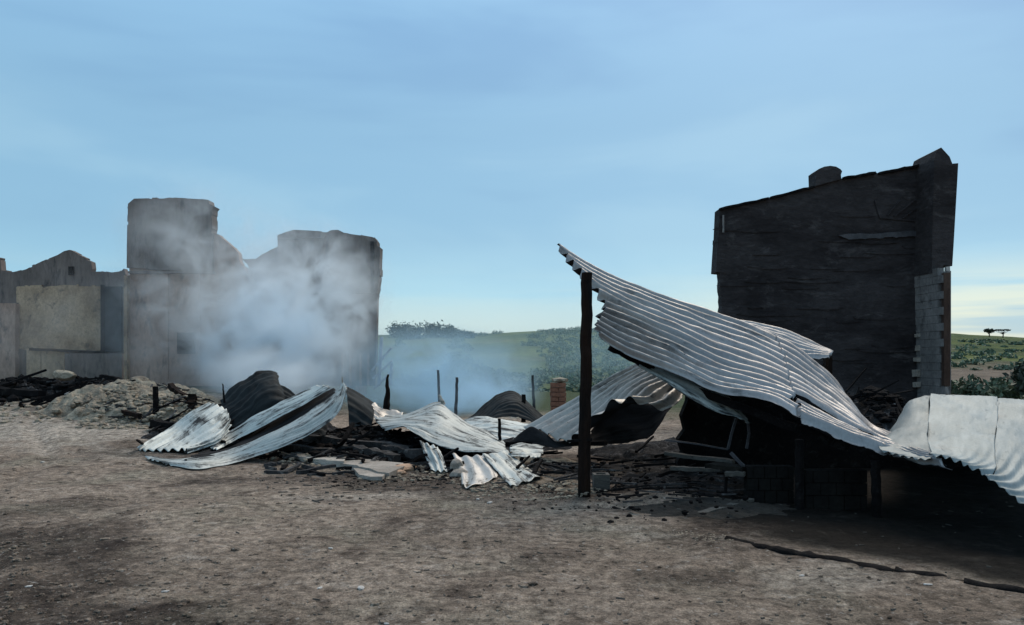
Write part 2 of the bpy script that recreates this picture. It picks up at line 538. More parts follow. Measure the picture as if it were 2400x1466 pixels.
def stains(x, y):
    """burnt and ashy patches of the yard, each with its own place and ragged outline"""
    n_ = fbm(x * 1.1, y * 1.1, 12.0, 5) + 0.5 * fbm(x * 4.0, y * 4.0, 13.0, 4)
    ch, ash = np.zeros_like(x), np.zeros_like(x)
    for (cx, cy, rx, ry, k) in ((-1.6, 10.4, 2.6, 1.0, 1.0), (0.2, 9.4, 1.5, 0.8, 0.9), (1.9, 8.9, 1.6, 1.6, 1.2), (-4.3, 6.4, 0.9, 1.6, 1.2), (-3.5, 5.2, 0.8, 1.0, 1.4), (-2.7, 4.5, 1.5, 0.5, 1.4), (3.4, 7.4, 2.2, 1.2, 1.3),
                                (1.0, 11.8, 3.0, 1.6, 1.0), (-9.5, 18.0, 4.0, 2.0, 0.8), (-3.5, 13.6, 3.5, 1.6, 1.1), (5.2, 6.4, 2.6, 1.2, 1.4), (-5.0, 8.2, 0.8, 0.9, 0.6), (1.4, 5.6, 0.5, 0.2, 0.7)):
        d = np.sqrt(((x - cx) / rx) ** 2 + ((y - cy) / ry) ** 2)
        ch = np.maximum(ch, k * sstep(1.25, 0.35, d + 0.9 * n_))
    for (cx, cy, rx, ry, k) in ((-8.8, 15.0, 3.6, 2.2, 0.9), (-6.4, 12.6, 1.4, 0.8, 0.7), (1.15, 7.25, 0.35, 0.14, 1.0), (1.55, 6.95, 0.4, 0.12, 1.0), (1.9, 6.75, 0.3, 0.1, 1.0), (-1.2, 9.0, 1.3, 0.3, 0.7), (2.3, 5.6, 0.8, 0.35, 0.5), (-0.4, 8.6, 0.5, 0.2, 0.7), (-10, 17, 4, 2, .8)):
        d = np.sqrt(((x - cx) / rx) ** 2 + ((y - cy) / ry) ** 2)
        ash = np.maximum(ash, k * sstep(1.25, 0.3, d + 1.0 * fbm(x * 1.7, y * 2.6, 15.0, 5)))
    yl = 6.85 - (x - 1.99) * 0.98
    soot = sstep(-0.05, 0.45, y - yl + 0.35 * n_) * sstep(1.5, 2.6, x + 0.5 * n_ + 0.10 * (y - 7)) * sstep(13.6, 12.6, y) * sstep(10.5, 9.5, x)  # dark area painted for the shade under the roof as well as soot
    return np.clip(ch, 0, 1), np.clip(ash, 0, 1), np.clip(soot, 0, 1) * 0.97


gnd = heightfield("ground", axis(-15, 10, 0.10, -900, 900), axis(2.0, 22, 0.10, -60, 1500), gh, M['ground'], 'structure')
_co = np.empty(len(gnd.data.vertices) * 3, np.float32)
gnd.data.vertices.foreach_get("co", _co)
_co = _co.reshape(-1, 3).astype(float)
for nm, arr in zip(("burnt", "ashy", "sooty"), stains(_co[:, 0], _co[:, 1])):
    gnd.data.attributes.new(nm, 'FLOAT', 'POINT').data.foreach_set("value", arr.astype(np.float32))

_kx = np.array([-300, -60, -7.6, 12.8, 45, 82, 96, 130, 300])
_kz = np.array([6.0, 6.6, 6.9, 8.0, 7.6, 7.2, 6.4, 6.0, 5.0])


def hillz(x, y):
    top = np.interp(x * 140 / np.maximum(y, 60), _kx, _kz)
    k = sstep(34, 150, y) * 0.82 + 0.18 * np.clip((y - 34) / 116, 0, 1)
    z = -0.25 + (top + 0.25) * k * (1 - 0.35 * sstep(160, 400, y))
    return z + (0.5 * fbm(x * 0.06, y * 0.06, 4.0, 4)) * sstep(36, 60, y)


heightfield("hillside", np.arange(-320, 321, 1.6), axis(34, 170, 1.0, 33, 460), hillz, M['hill'], 'structure')

# ------------------------------------------------------------------ foliage helper
def leaf_cloud(mb, c, r, n, size):
    c, r = np.array(c, float), np.array(r, float)
    for _ in range(n):
        while True:
            p = rng.uniform(-1, 1, 3)
            if np.dot(p, p) < 1: break
        p = p * (0.55 + 0.45 * rng.random())
        q = c + p * r
        a = rng.normal(size=3); a /= np.linalg.norm(a)
        b_ = np.cross(a, rng.normal(size=3)); b_ /= np.linalg.norm(b_)
        s = size * rng.uniform(0.5, 1.3)
        mb.add([q - a * s, q + b_ * s * .5, q + a * s, q - b_ * s * .5], [(0, 1, 2, 3)])


def scrub(name, spots, mat, label, cat, per=60, leaf=0.22):
    mb = MB()
    for (x, y, z, rx, rz) in spots:
        leaf_cloud(mb, (x, y, z + rz * 0.55), (rx, rx, rz), per, leaf)
    return tag(mb.build(name, mat), label, cat, kind='stuff')


# scrub over the middle hillside
sp = []
for _ in range(1700):
    y = rng.uniform(40, 132); u = rng.uniform(930, 1640)
    lim = 0.08 - 0.32 * sstep(1180, 1330, u) - 0.35 * sstep(85, 50, y)
    if fbm(u * 0.012, y * 0.05, 7) < lim: continue
    x = (u - 1200) / FPX * y
    r = rng.uniform(0.3, 0.7) * (0.7 + y / 160)
    sp.append((x, y, float(hillz(x, y)), r, r * 0.5))
scrub("hillside_scrub", sp, M['leaf'], 'mixed green scrub covering the hillside behind the tall post', 'scrub', 44, 0.12)
# dark thicket on the crest
sp = []
for i in range(64):
    u = rng.uniform(915, 1108); y = rng.uniform(118, 134)
    x = (u - 1200) / FPX * y
    z = float(hillz(x, y))
    hgt = (1.25 + 0.5 * rng.random()) * (1 - 0.75 * sstep(1030, 1105, u)) + 0.25
    sp.append((x, y, z - 0.1, 1.5, hgt))
scrub("crest_thicket", sp, M['leaf_dark'], 'dark low thicket along the hill crest right of the smoking ruin', 'thicket', 120, 0.22)
# field scrub on the right
sp = []
for _ in range(90):
    y = rng.uniform(62, 110); u = rng.uniform(2200, 2460)
    x = (u - 1200) / FPX * y
    r = rng.uniform(0.5, 1.2)
    sp.append((x, y, float(hillz(x, y)) - .1, r, r * 0.4))
scrub("field_scrub", sp, M['leaf'], 'low green scrub over the field right of the burnt gable', 'scrub', 40, 0.22)


def bush(name, c, r, n, leaf, mat, label, cat, clumps=9, flat=0.7, stem_h=None):
    t = thing(name, label, cat)
    t.location = c
    s = MB()
    f = MB()
    for k in range(clumps):
        a = rng.uniform(0, 6.28); d = rng.uniform(0.15, 0.75) * r
        h = rng.uniform(0.4, 1.0) * r * flat * 1.3
        q = Vector((math.cos(a) * d, math.sin(a) * d, h))
        s.bar((0, 0, -0.05), q, 0.05 * r, None, 3, 0.1, 0.4, 5)
        leaf_cloud(f, q, (r * .42, r * .42, r * .34), n // clumps, leaf)
    s.build('stem', M['trunk'], t)
    f.build('foliage', mat, t)
    return t


c = P(2275, 950, 22); c.z = 0.0
bush('bush', (c.x, 22, 0.0), 0.95, 900, 0.09, M['leaf'], 'rounded green bush beside the broken grey pier', 'bush', 10, 0.8)
bush('bush', (P(2452, 900, 24).x, 24, 0.0), 1.15, 1300, 0.12, M['leaf_dark'], 'tall dark bush cut by the edge of the view, behind the pale curved iron', 'bush', 12, 1.05)
bush('bush', (P(2345, 900, 26).x, 26, 0.0), 0.9, 700, 0.1, M['leaf'], 'greyish low bush between the round bush and the tall dark bush', 'bush', 9, 0.7)

# two far trees on the ridge
def far_tree(u, v_top, v_base, Y, width, label, flat):
    x = (u - 1200) / FPX * Y
    zb = float(hillz(x, Y)) - 0.15
    zt = CAM_H - (v_top - HOR) / FPX * Y
    t = thing('tree', label, 'tree')
    t.location = (x, Y, zb)
    h = zt - zb
    w = width / FPX * Y
    s, f = MB(), MB()
    s.bar((0, 0, -0.2), (0.1, 0, h * 0.7), 0.22, None, 5, 0.12, 0.6, 6)
    for k in range(7):
        px = (-0.5 + k / 6) * w * 0.85
        s.bar((0.05, 0, h * 0.45), (px, rng.uniform(-.4, .4), h * (0.82 if flat else rng.uniform(.5, .85))), 0.10, None, 3, 0.1, 0.4, 5)
        if flat:
            leaf_cloud(f, (px, 0, h * 0.9), (w * .13, w * .2, h * 0.10), 60, 0.14)
        else:
            leaf_cloud(f, (px * .8, 0, h * rng.uniform(.5, .8)), (w * .24, w * .24, h * .24), 80, 0.14)
    s.build('trunk', M['trunk'], t)
    f.build('crown', M['leaf_dark'], t)


far_tree(2318, 769, 787, 128, 24, 'small round-crowned tree on the far ridge', False)
far_tree(2350, 772, 787, 128, 36, 'flat-topped spreading tree on the far ridge', True)

# ------------------------------------------------------------------ wall prisms
def jag(pts, step, amp, seed=0, keep=()):
    """subdivide an outline (pixel points) and roughen it"""
    r = random.Random(seed)
    out = []
    for i in range(len(pts)):
        a, b = pts[i], pts[(i + 1) % len(pts)]
        out.append(a)
        L = math.hypot(b[0] - a[0], b[1] - a[1])
        n = 0 if i in keep else int(L // step)
        if n < 2: continue
        nx, ny = -(b[1] - a[1]) / L, (b[0] - a[0]) / L
        cuts = sorted(r.uniform(0.04, 0.96) for _ in range(n - 1))
        cuts = [c for m_, c in enumerate(cuts) if m_ == 0 or c - cuts[m_ - 1] > 2.2 / L]
        o = 0.0
        for t in cuts:
            x, y = a[0] + (b[0] - a[0]) * t, a[1] + (b[1] - a[1]) * t
            o2 = r.uniform(-amp, amp)
            e = 0.35 / L * r.uniform(.2, 1.5)
            out.append((x + nx * o, y + ny * o))
            out.append((x + (b[0] - a[0]) * e + nx * o2, y + (b[1] - a[1]) * e + ny * o2))
            o = o2
    return out


def wall(name, outline, Y, thick, mat, parent):
    """solid upright slab whose outline is given by its real edges on the plane y=Y"""
    pts = []
    for p in outline:
        if not pts or math.hypot(p[0] - pts[-1][0], p[1] - pts[-1][1]) > 0.3: pts.append(p)
    n = len(pts)
    f0 = [tuple(P(u, v, Y)) for u, v in pts]
    b0 = [(x, y + thick, z) for x, y, z in f0]
    tri = tessellate_polygon([[Vector((x, z, 0)) for x, y, z in f0]])
    faces = []
    for t in tri:
        a, b, c_ = [f0[k] for k in t]
        cr_ = (b[0] - a[0]) * (c_[2] - a[2]) - (b[2] - a[2]) * (c_[0] - a[0])
        if abs(cr_) < 1e-9: continue
        t = tuple(t) if cr_ > 0 else tuple(reversed(t))
        faces += [t, tuple(k + n for k in reversed(t))]
    area = sum(f0[k][0] * f0[(k + 1) % n][2] - f0[(k + 1) % n][0] * f0[k][2] for k in range(n))
    for k in range(n):
        q = (k, k + n, (k + 1) % n + n, (k + 1) % n)
        faces.append(q if area > 0 else tuple(reversed(q)))
    return mobj(name, f0 + b0, faces, mat, parent)


def wbox(name, u0, v0, u1, v1, Y, d, mat, parent, jit=0.0, seed=0):
    """box with its front face on y=Y, depth d"""
    a, b = P(u0, v1, Y), P(u1, v0, Y)
    m_ = MB()
    m_.box((a.x, Y, a.z), (b.x, Y + d, b.z))
    if jit:
        r = random.Random(seed)
        m_.v = [tuple(c_ + r.uniform(-jit, jit) for c_ in v) for v in m_.v]
    return m_.build(name, mat, parent)


# ------------------------------------------------------------------ right burnt house
H = thing('burnt_house', 'tall soot-black gable wall of a burnt house with chimney stub and broken side pier', 'ruin')
YH = 20.0
top = [(1690, 488), (1757, 474), (1800, 464), (1858, 452), (1912, 434), (1990, 414), (2052, 402), (2056, 406), (2120, 392), (2186, 380)]
out = jag(top, 14, 1.6, 3)[:-1 - int(math.hypot(496, 108) // 14) + 1]
out = []
rr = random.Random(4)
for i in range(len(top) - 1):
    a, b = top[i], top[i + 1]
    n = max(1, int((b[0] - a[0]) // 13))
    for k in range(n):
        t = k / n
        out.append((a[0] + (b[0] - a[0]) * t, a[1] + (b[1] - a[1]) * t + rr.uniform(-1.8, 1.8)))
out.append(top[-1])
right = []
for k in range(26):
    t = k / 25
    right.append((2186 - 34 * t + rr.uniform(-3.5, 3.5), 390 + 600 * t))
left = []
for k in range(30):
    t = k / 29
    left.append((1690 + rr.uniform(-3, 2.0) - (0 if t < .4 else 0), 1000 - 355 * t))
wall('wall', out + right + left, YH, 0.32, M['soot_wall'], H)
# chimney stub
chim = [(1913, 436), (1912, 402), (1920, 396), (1932, 391), (1946, 389), (1960, 391), (1970, 397), (1974, 402), (1971, 410), (1972, 420)]
wall('chimney', chim, YH - 0.12, 0.5, M['soot_wall'], H)
# roof edge boards along the slope
for (a, b) in (((1686, 491), (1800, 466)), ((1806, 465), (1908, 438)), ((1976, 419), (2050, 406)), ((2060, 407), (2186, 383))):
    m_ = MB()
    m_.bar(P(*a, YH - 0.05), P(*b, YH - 0.05), 0.12, 0.06, 8, 0.18)
    m_.build('barge_board', M['char'], H)
# left upper flange and its hanging strip
wall('corner_cladding', jag([(1687, 489), (1703, 487), (1697, 640), (1678, 638)], 30, 1.2, 5), YH - 0.02, 0.5, M['soot_wall'], H)
wbox('downpipe', 1694, 505, 1698, 545, YH - 0.10, 0.05, M['edge_wall'], H, 0.01)
# upper right return: thick dark clad pier with peaked top
wall('upper_pier', [(2190, 372), (2196, 352), (2206, 346), (2226, 368), (2232, 384), (2246, 383), (2244, 420), (2236, 560), (2232, 624), (2212, 622), (2204, 640), (2184, 640), (2186, 500)],
     19.15, 1.1, M['soot_wall'], H)
# side pier: inner face of the return wall, built of blocks under thin plaster
X0 = (2160 - 1200) / FPX * YH
def side_face(u_far, u_near, v0, v1, mat, name, seed):
    pass
pb = MB()
blocks = []
zc = CAM_H - (640 - HOR) / FPX * YH
z = 0.0
row = 0
bm_src = None
while z < zc:
    hgt = 0.2
    for k in range(3):
        # blocks run along depth from y=18.7 to y=20, staggered, free ends broken
        y0 = 18.72 + k * 0.43 + (0.2 if row % 2 else 0.0)
        y1 = min(y0 + 0.426, 20.02)
        if y0 > 19.9: continue
        jx = random.uniform(-0.012, 0.012)
        x0 = 10.87 + jx * 0.5 - 0.0045 * row
        m_ = MB()
        m_.box((x0, y0, z), (x0 + 0.16, y1, z + hgt - 0.006))
        blocks.append(m_.build('block', M['edge_wall'], H))
    z += hgt
    row += 1
m_ = MB(); m_.box((10.93, 18.74, 0), (11.02, 20.0, zc - 0.1)); m_.build('mortar_core', M['edge_wall'], H)
# toothed white blocks down the broken inside corner
for k in range(17):
    v = 440 + k * 28.5
    if k in (3, 6): continue
    uu = 2186 - 38 * (v - 440) / 490 + random.uniform(-4, 4)
    w = random.uniform(8, 15)
    o = wbox('block', uu - w / 2, v, uu + w / 2, v + random.choice((9, 12, 16)), 19.8, 0.19, M['concrete'], H, 0.012, k)
wbox('rusty_jamb', 2213, 640, 2228, 905, 18.7, 0.12, M['brownedge'], H, 0.01)
# broken ledge line with bare plaster and scars
wall('ledge', jag([(1966, 552), (1990, 548), (2040, 549), (2100, 544), (2184, 540), (2184, 554), (2110, 556), (2020, 560), (1990, 562)], 14, 1.5, 9), YH - 0.07, 0.08, M['frame'], H)
wall('recess_board', [(2050, 470), (2078, 466), (2150, 456), (2148, 520), (2062, 512)], YH - 0.04, 0.045, M['soot_wall'], H)
for (a, b) in (((2080, 505), (2110, 470)), ((2095, 508), (2150, 466)), ((2115, 512), (2152, 486))):
    m_ = MB(); m_.bar(P(*a, YH - 0.06), P(*b, YH - 0.06), 0.05, 0.03, 6, 0.2); m_.build('lath', M['soot_wall'], H)
pr = random.Random(21)
for k in range(46):
    u, v = pr.uniform(1705, 2140), pr.uniform(500, 900)
    w, h = pr.uniform(14, 70), pr.uniform(2, 6)
    n_ = 7
    ol = [(u + w * math.cos(6.283 * q / n_) * pr.uniform(.6, 1.2), v + h * math.sin(6.283 * q / n_) * pr.uniform(.6, 1.2)) for q in range(n_)]
    if v < 488 - (u - 1690) * 0.2 + 20: continue
    wall('plaster_scab', ol, YH - 0.022 - pr.uniform(0, .012), 0.03, M['soot_wall'], H)
wbox('patch', 1938, 738, 1962, 775, YH - 0.015, 0.03, M['soot_wall'], H, 0.01)
wbox('white_lamp', 2219, 626, 2228, 642, 19.1, 0.1, M['chip'], H, 0.015)
# side wall going back so the house has depth
m_ = MB(); m_.box((10.7, 20.33, 0), (11.0, 25, 5.0)); m_.build('side_wall', M['soot_wall'], H)

# ------------------------------------------------------------------ left smoking houses
L1 = thing('burnt_house', 'low burnt house at the far side with pointed gable and flaking tan plaster', 'ruin')
out = [(-120, 642), (-6, 634), (0, 604), (3, 634), (30, 638), (60, 632), (100, 612), (135, 598), (150, 589), (163, 586), (190, 600), (214, 614), (216, 630), (214, 637), (240, 637),
       (262, 639), (284, 636), (290, 630), (294, 645), (300, 900), (-120, 900)]
wall('wall', jag(out, 9, 2.0, 12, keep=(18, 19, 20)), 29.5, 0.3, M['house_grey'], L1)
wall('plaster_wall', jag([(40, 672), (150, 668), (238, 672), (238, 822), (152, 824), (80, 820), (36, 815), (42, 740)], 9, 3.5, 13), 29.43, 0.06, M['house_tan'], L1)
wbox('plinth_panel', 62, 818, 95, 905, 29.1, 0.3, M['house_tan'], L1)
wbox('plinth_panel', 97, 819, 151, 905, 29.12, 0.3, M['house_tan'], L1)
wbox('low_wall', 152, 829, 286, 905, 28.9, 0.3, M['house_grey'], L1)
m_ = MB(); m_.bar(P(70, 818, 29.0), P(240, 826, 29.0), 0.14, 0.1, 10, 0.2); m_.build('lintel', M['char'], L1)
wbox('dark_doorway', 240, 672, 284, 825, 29.36, 0.1, M['zinc_black'], L1)  # dark fill painted in for the dim open doorway
wbox('door_frame', 235.5, 668, 239.5, 828, 29.15, 0.22, M['char'], L1)
wbox('round_vent', 160, 625, 172, 645, 29.42, 0.06, M['char'], L1)
for yy, xx in ((29.82, -23.0), (29.82, -15.4)):
    m_ = MB(); m_.box((xx, yy, 0), (xx + 0.3, 34, 3.6)); m_.build('side_wall', M['house_grey'], L1)
m_ = MB(); m_.box((-23.0, 34, 0), (-15.0, 34.3, 4.5)); m_.build('back_wall', M['house_grey'], L1)
wbox('smoke_stained_board', -60, 712, 36, 905, 29.2, 0.22, M['house_pink'], L1, 0.02)

L2 = thing('burnt_house', 'tall narrow burnt house wall rising through the smoke with a square top', 'ruin')
wall('wall', jag([(303, 905), (303, 620), (496, 620), (500, 546), (512, 550), (530, 566), (547, 581), (558, 592), (562, 612), (588, 664), (596, 690), (598, 905)], 9, 2.2, 14, keep=(0, 1, 2, 11, 12)), 26.0, 0.35, M['house_pink'], L2)
wall('upper_wall', jag([(297, 628), (300, 478), (314, 466), (400, 464), (488, 469), (490, 478), (502, 484), (497, 490), (497, 640)], 12, 1.6, 15), 25.85, 0.5, M['house_grey'], L2)
wbox('corner_post', 290, 646, 297, 900, 25.8, 0.2, M['house_tan'], L2)
for k, u in enumerate((389, 462)):
    wbox('batten', u, 640, u + 4, 890, 25.93, 0.075, M['house_pink'], L2)
wbox('window_board', 415, 780, 455, 830, 25.9, 0.1, M['char'], L2)
wbox('band', 300, 636, 500, 641, 25.8, 0.25, M['house_grey'], L2)
m_ = MB(); m_.box((-13.3, 26.36, 0), (-13.0, 31, 5.6)); m_.build('side_wall', M['house_grey'], L2)
m_ = MB(); m_.box((-10.9, 26.36, 0), (-10.6, 31, 5.4)); m_.build('side_wall', M['house_grey'], L2)

L3 = thing('burnt_house', 'broad burnt block with rounded top corners, deepest in the smoke', 'ruin')
wall('wall', jag([(600, 905), (599, 664), (590, 640), (578, 618), (560, 604), (572, 608), (598, 608), (612, 598), (634, 586), (654, 578), (890, 582), (884, 700), (880, 905)], 9, 2.2, 17, keep=(0, 1, 11, 12)), 26.6, 0.35, M['house_grey'], L3)
wall('upper_wall', jag([(650, 582), (650, 552), (668, 545), (688, 539), (730, 541), (766, 545), (776, 540), (792, 539), (806, 546), (850, 552), (878, 557), (884, 566), (884, 577), (891, 580), (889, 650), (883, 688), (650, 690)], 11, 2.0, 18), 26.3, 0.55, M['house_grey'], L3)
wbox('coping', 652, 553, 760, 559, 26.15, 0.3, M['house_grey'], L3, 0.03, 2)
wbox('corner_strip', 868, 566, 876, 686, 26.22, 0.2, M['soot_wall'], L3)
for u in (800, 818, 842, 860):
    wbox('batten', u, 830, u + 5, 905, 26.5, 0.11, M['house_pink'], L3)
m_ = MB(); m_.box((-8.7, 26.96, 0), (-8.4, 32, 4.0)); m_.build('side_wall', M['house_grey'], L3)
m_ = MB(); m_.box((-5.95, 26.96, 0), (-5.65, 29, 5.0)); m_.build('side_wall', M['house_grey'], L3)

# pale leaning frame at the corner of the block
t = thing('leaning_frame', 'pale broken timber frame leaning at the corner of the smoke-veiled block', 'frame')
for a, b, w in (((888, 905), (894, 790), .10), ((915, 905), (918, 852), .09), ((872, 868), (918, 815), .10), ((874, 888), (919, 846), .10), ((876, 912), (922, 868), .12), ((890, 830), (900, 842), .08)):
    m_ = MB(); m_.bar(P(*a, 24.5), P(*b, 24.5), w, 0.06, 5, 0.08); m_.build('board', M['pale_frame'], t)

# ------------------------------------------------------------------ corrugated sheets
def cr(pts, x):
    """Catmull-Rom along axis 0; pts (n,...), x in [0,1]"""
    pts = np.asarray(pts, float)
    n = len(pts)
    ext = np.concatenate([[2 * pts[0] - pts[1]], pts, [2 * pts[-1] - pts[-2]]])
    q = np.clip(x, 0, 1) * (n - 1)
    i = np.minimum(q.astype(int), n - 2)
    t = (q - i)
    t = t.reshape(t.shape + (1,) * (pts.ndim - 1))
    p0, p1, p2, p3 = ext[i], ext[i + 1], ext[i + 2], ext[i + 3]
    return 0.5 * (2 * p1 + (p2 - p0) * t + (2 * p0 - 5 * p1 + 4 * p2 - p3) * t ** 2 + (3 * p1 - p0 - 3 * p2 + p3) * t ** 3)


def sheet(name, grid, waves, amp, mat, under, parent=None, along='t', sr=(0, 1), tr=(0, 1), lift=0.0, rag=0.012, dent=0.02,
          ns=None, nt=None, seed=0, thick=0.005, flip=False, fade=None, skew=0.0):
    """grid[s][t] = (u, v, depth); corrugation waves counted over the whole grid width (s, or t when along='s')"""
    def rest(p):
        u, v, Y = p
        for _ in range(6):
            lim = (CAM_H - 0.035 - float(gh((u - 1200) / FPX * Y, Y))) * FPX / max(v - HOR, 1)
            if Y <= lim: break
            Y = 0.5 * Y + 0.5 * lim if Y - lim > 0.02 else lim
        return tuple(P(u, v, Y))
    G = np.array([[rest(p) for p in row] for row in grid])
    wn_ = waves * ((sr[1] - sr[0]) if along == 't' else (tr[1] - tr[0]))
    if along == 't':
        ns = ns or max(10, int(wn_ * 8)); nt = nt or 56
    else:
        nt = nt or max(10, int(wn_ * 8)); ns = ns or 44
    a = np.linspace(0, 1, ns); b = np.linspace(0, 1, nt)
    A, B = np.meshgrid(a, b, indexing='ij')
    r1 = rag * (1 + fbm(A * 9 + seed, A * 0 + seed, 0.3, 4) * 2.0); r2 = rag * (1 + fbm(A * 9 + seed, A * 0 + seed + 9, 1.3, 4) * 2.0)
    q1 = rag * (1 + fbm(B * 12 + seed, B * 0 + 3 + seed, 2.3, 4) * 2.0); q2 = rag * (1 + fbm(B * 14 + seed, B * 0 + 6 + seed, 3.3, 4) * 2.0)
    T = tr[0] + (tr[1] - tr[0]) * (r1 + B * (1 - r1 - r2))
    S = sr[0] + (sr[1] - sr[0]) * (q1 + A * (1 - q1 - q2))

    def ev(S, T):
        # tensor product with per-sample parameters: evaluate rows at T then blend along S
        nS = G.shape[0]
        rows = np.stack([cr(G[i], T.ravel()) for i in range(nS)])
        ext = np.concatenate([[2 * rows[0] - rows[1]], rows, [2 * rows[-1] - rows[-2]]])
        q = np.clip(S.ravel(), 0, 1) * (nS - 1)
        i = np.minimum(q.astype(int), nS - 2)
        t = (q - i)[:, None]
        k = np.arange(len(i))
        p0, p1, p2, p3 = ext[i, k], ext[i + 1, k], ext[i + 2, k], ext[i + 3, k]
        r = 0.5 * (2 * p1 + (p2 - p0) * t + (2 * p0 - 5 * p1 + 4 * p2 - p3) * t ** 2 + (3 * p1 - p0 - 3 * p2 + p3) * t ** 3)
        return r.reshape(S.shape + (3,))

    e = 2e-3
    C = ev(S, T)
    dS = ev(np.clip(S + e, 0, 1), T) - ev(np.clip(S - e, 0, 1), T)
    dT = ev(S, np.clip(T + e, 0, 1)) - ev(S, np.clip(T - e, 0, 1))
    N = np.cross(dS, dT)
    N /= np.maximum(np.linalg.norm(N, axis=2, keepdims=True), 1e-9)
    if (N[..., 2].mean() < 0) != flip:
        N = -N
    W = S if along == 't' else T
    O = T if along == 't' else S
    am = amp * np.clip(0.85 + 0.55 * fbm(W * 3 + seed, O * 4, 5.0, 3), 0.15, 1.5)
    if fade is not None:
        am = am * fade(S, T)
    ph = 0.35 * fbm(O * 3 + seed, W * 2, 8.0, 2)
    d = am * np.sin(2 * np.pi * (waves * (W + skew * O)) + ph) + dent * fbm(C[..., 0] * 1.8 + seed, C[..., 1] * 1.8, C[..., 2] * 1.8, 4) + lift \
        + dent * 1.1 * (0.25 - np.abs(fbm(C[..., 0] * 1.1 + 3 * seed, C[..., 1] * 1.1 + seed, C[..., 2] * 1.1, 3)))
    topv = C + N * d[..., None]
    botv = topv - N * thick
    # metric uv: x across the waves, y along them
    lw = np.linalg.norm(dS if along == 't' else dT, axis=2).mean() / (2 * e)
    lo = np.linalg.norm(dT if along == 't' else dS, axis=2).mean() / (2 * e)
    uv = np.stack([W * lw + seed * 0.37, O * lo + seed * 0.21], -1).reshape(-1, 2)
    n = ns * nt
    idx = np.arange(n).reshape(ns, nt)
    q = np.stack([idx[:-1, :-1].ravel(), idx[:-1, 1:].ravel(), idx[1:, 1:].ravel(), idx[1:, :-1].ravel()], 1)
    rim = np.concatenate([idx[0, :], idx[1:, -1], idx[-1, -2::-1], idx[-2:0:-1, 0]])
    rn = np.roll(rim, -1)
    rimf = np.stack([rim, rim + n, rn + n, rn], 1)
    faces = np.concatenate([q, q[:, ::-1] + n, rimf])
    midx = np.concatenate([np.zeros(len(q)), np.ones(len(q)), np.zeros(len(rimf))])
    o = mobj(name, np.concatenate([topv.reshape(-1, 3), botv.reshape(-1, 3)]), faces, [mat, under], parent, True, np.concatenate([uv, uv]), midx)
    return o


Z, ZP, ZG, ZW, ZS, ZB = M['zinc'], M['zinc_pale'], M['zinc_green'], M['zinc_warm'], M['zinc_soot_shade'], M['zinc_black']

# the big collapsed verandah roof
RF = thing('collapsed_roof', 'large collapsed corrugated iron roof sagging from the tall charred post to the ground', 'roof')
G = [
    [(1298, 573, 10.2), (1420, 650, 10.6), (1540, 697, 10.9), (1660, 737, 11.1), (1760, 768, 11.2), (1832, 800, 11.0), (1895, 848, 10.7), (1955, 905, 10.3), (2022, 998, 9.6), (2110, 1036, 8.5)],
    [(1352, 634, 9.7), (1440, 686, 10.0), (1550, 731, 10.3), (1668, 776, 10.4), (1770, 812, 10.4), (1850, 853, 10.2), (1918, 900, 9.9), (1985, 955, 9.5), (2048, 1015, 9.0), (2150, 1046, 7.95)],
    [(1414, 712, 9.3), (1470, 736, 9.5), (1560, 775, 9.7), (1672, 826, 9.7), (1780, 862, 9.6), (1865, 900, 9.4), (1940, 945, 9.1), (2005, 990, 8.7), (2066, 1030, 8.4), (2185, 1058, 7.5)],
    [(1392, 745, 9.1), (1462, 782, 9.2), (1568, 825, 9.3), (1676, 876, 9.2), (1792, 906, 9.0), (1880, 948, 8.7), (1955, 988, 8.4), (2035, 1025, 8.1), (2090, 1045, 7.9), (2215, 1074, 7.12)],
    [(1394, 784, 9.0), (1468, 828, 9.0), (1580, 872, 9.0), (1682, 917, 8.8), (1806, 936, 8.5), (1895, 988, 8.2), (1985, 1026, 7.9), (2068, 1054, 7.6), (2112, 1066, 7.5), (2240, 1093, 6.8)],
]
wv = 13
lastS = 0
for k, (s0, s1, t0, t1, lf) in enumerate(((0.0, 0.37, 0.0, 0.54, 0.016), (0.35, 0.70, 0.0, 0.54, 0.008), (0.68, 1.0, 0.0, 0.54, 0.0),
                                            (0.0, 0.37, 0.525, 1.0, 0.010), (0.35, 0.70, 0.525, 1.0, 0.004), (0.68, 1.0, 0.525, 1.0, -0.004))):
    o = sheet('roof_sheet', G, wv, 0.055, Z, ZS, RF, 't', (s0, s1), (t0, t1), lf, 0.010 if k in (0, 1, 3, 4) else 0.03, 0.035, seed=20 + k, nt=70)
# torn tongue of the next sheet behind
G2 = [
    [(1695, 748, 11.6), (1775, 758, 11.8), (1862, 782, 11.8), (1952, 827, 11.6)],
    [(1745, 762, 11.4), (1812, 784, 11.3), (1882, 812, 11.2), (1952, 832, 11.1)],
    [(1795, 782, 11.1), (1835, 818, 10.9), (1888, 838, 10.8), (1946, 838, 10.7)],
]
o = sheet('roof_sheet', G2, 6, 0.035, Z, ZS, RF, 't', rag=0.02, dent=0.04, seed=31)
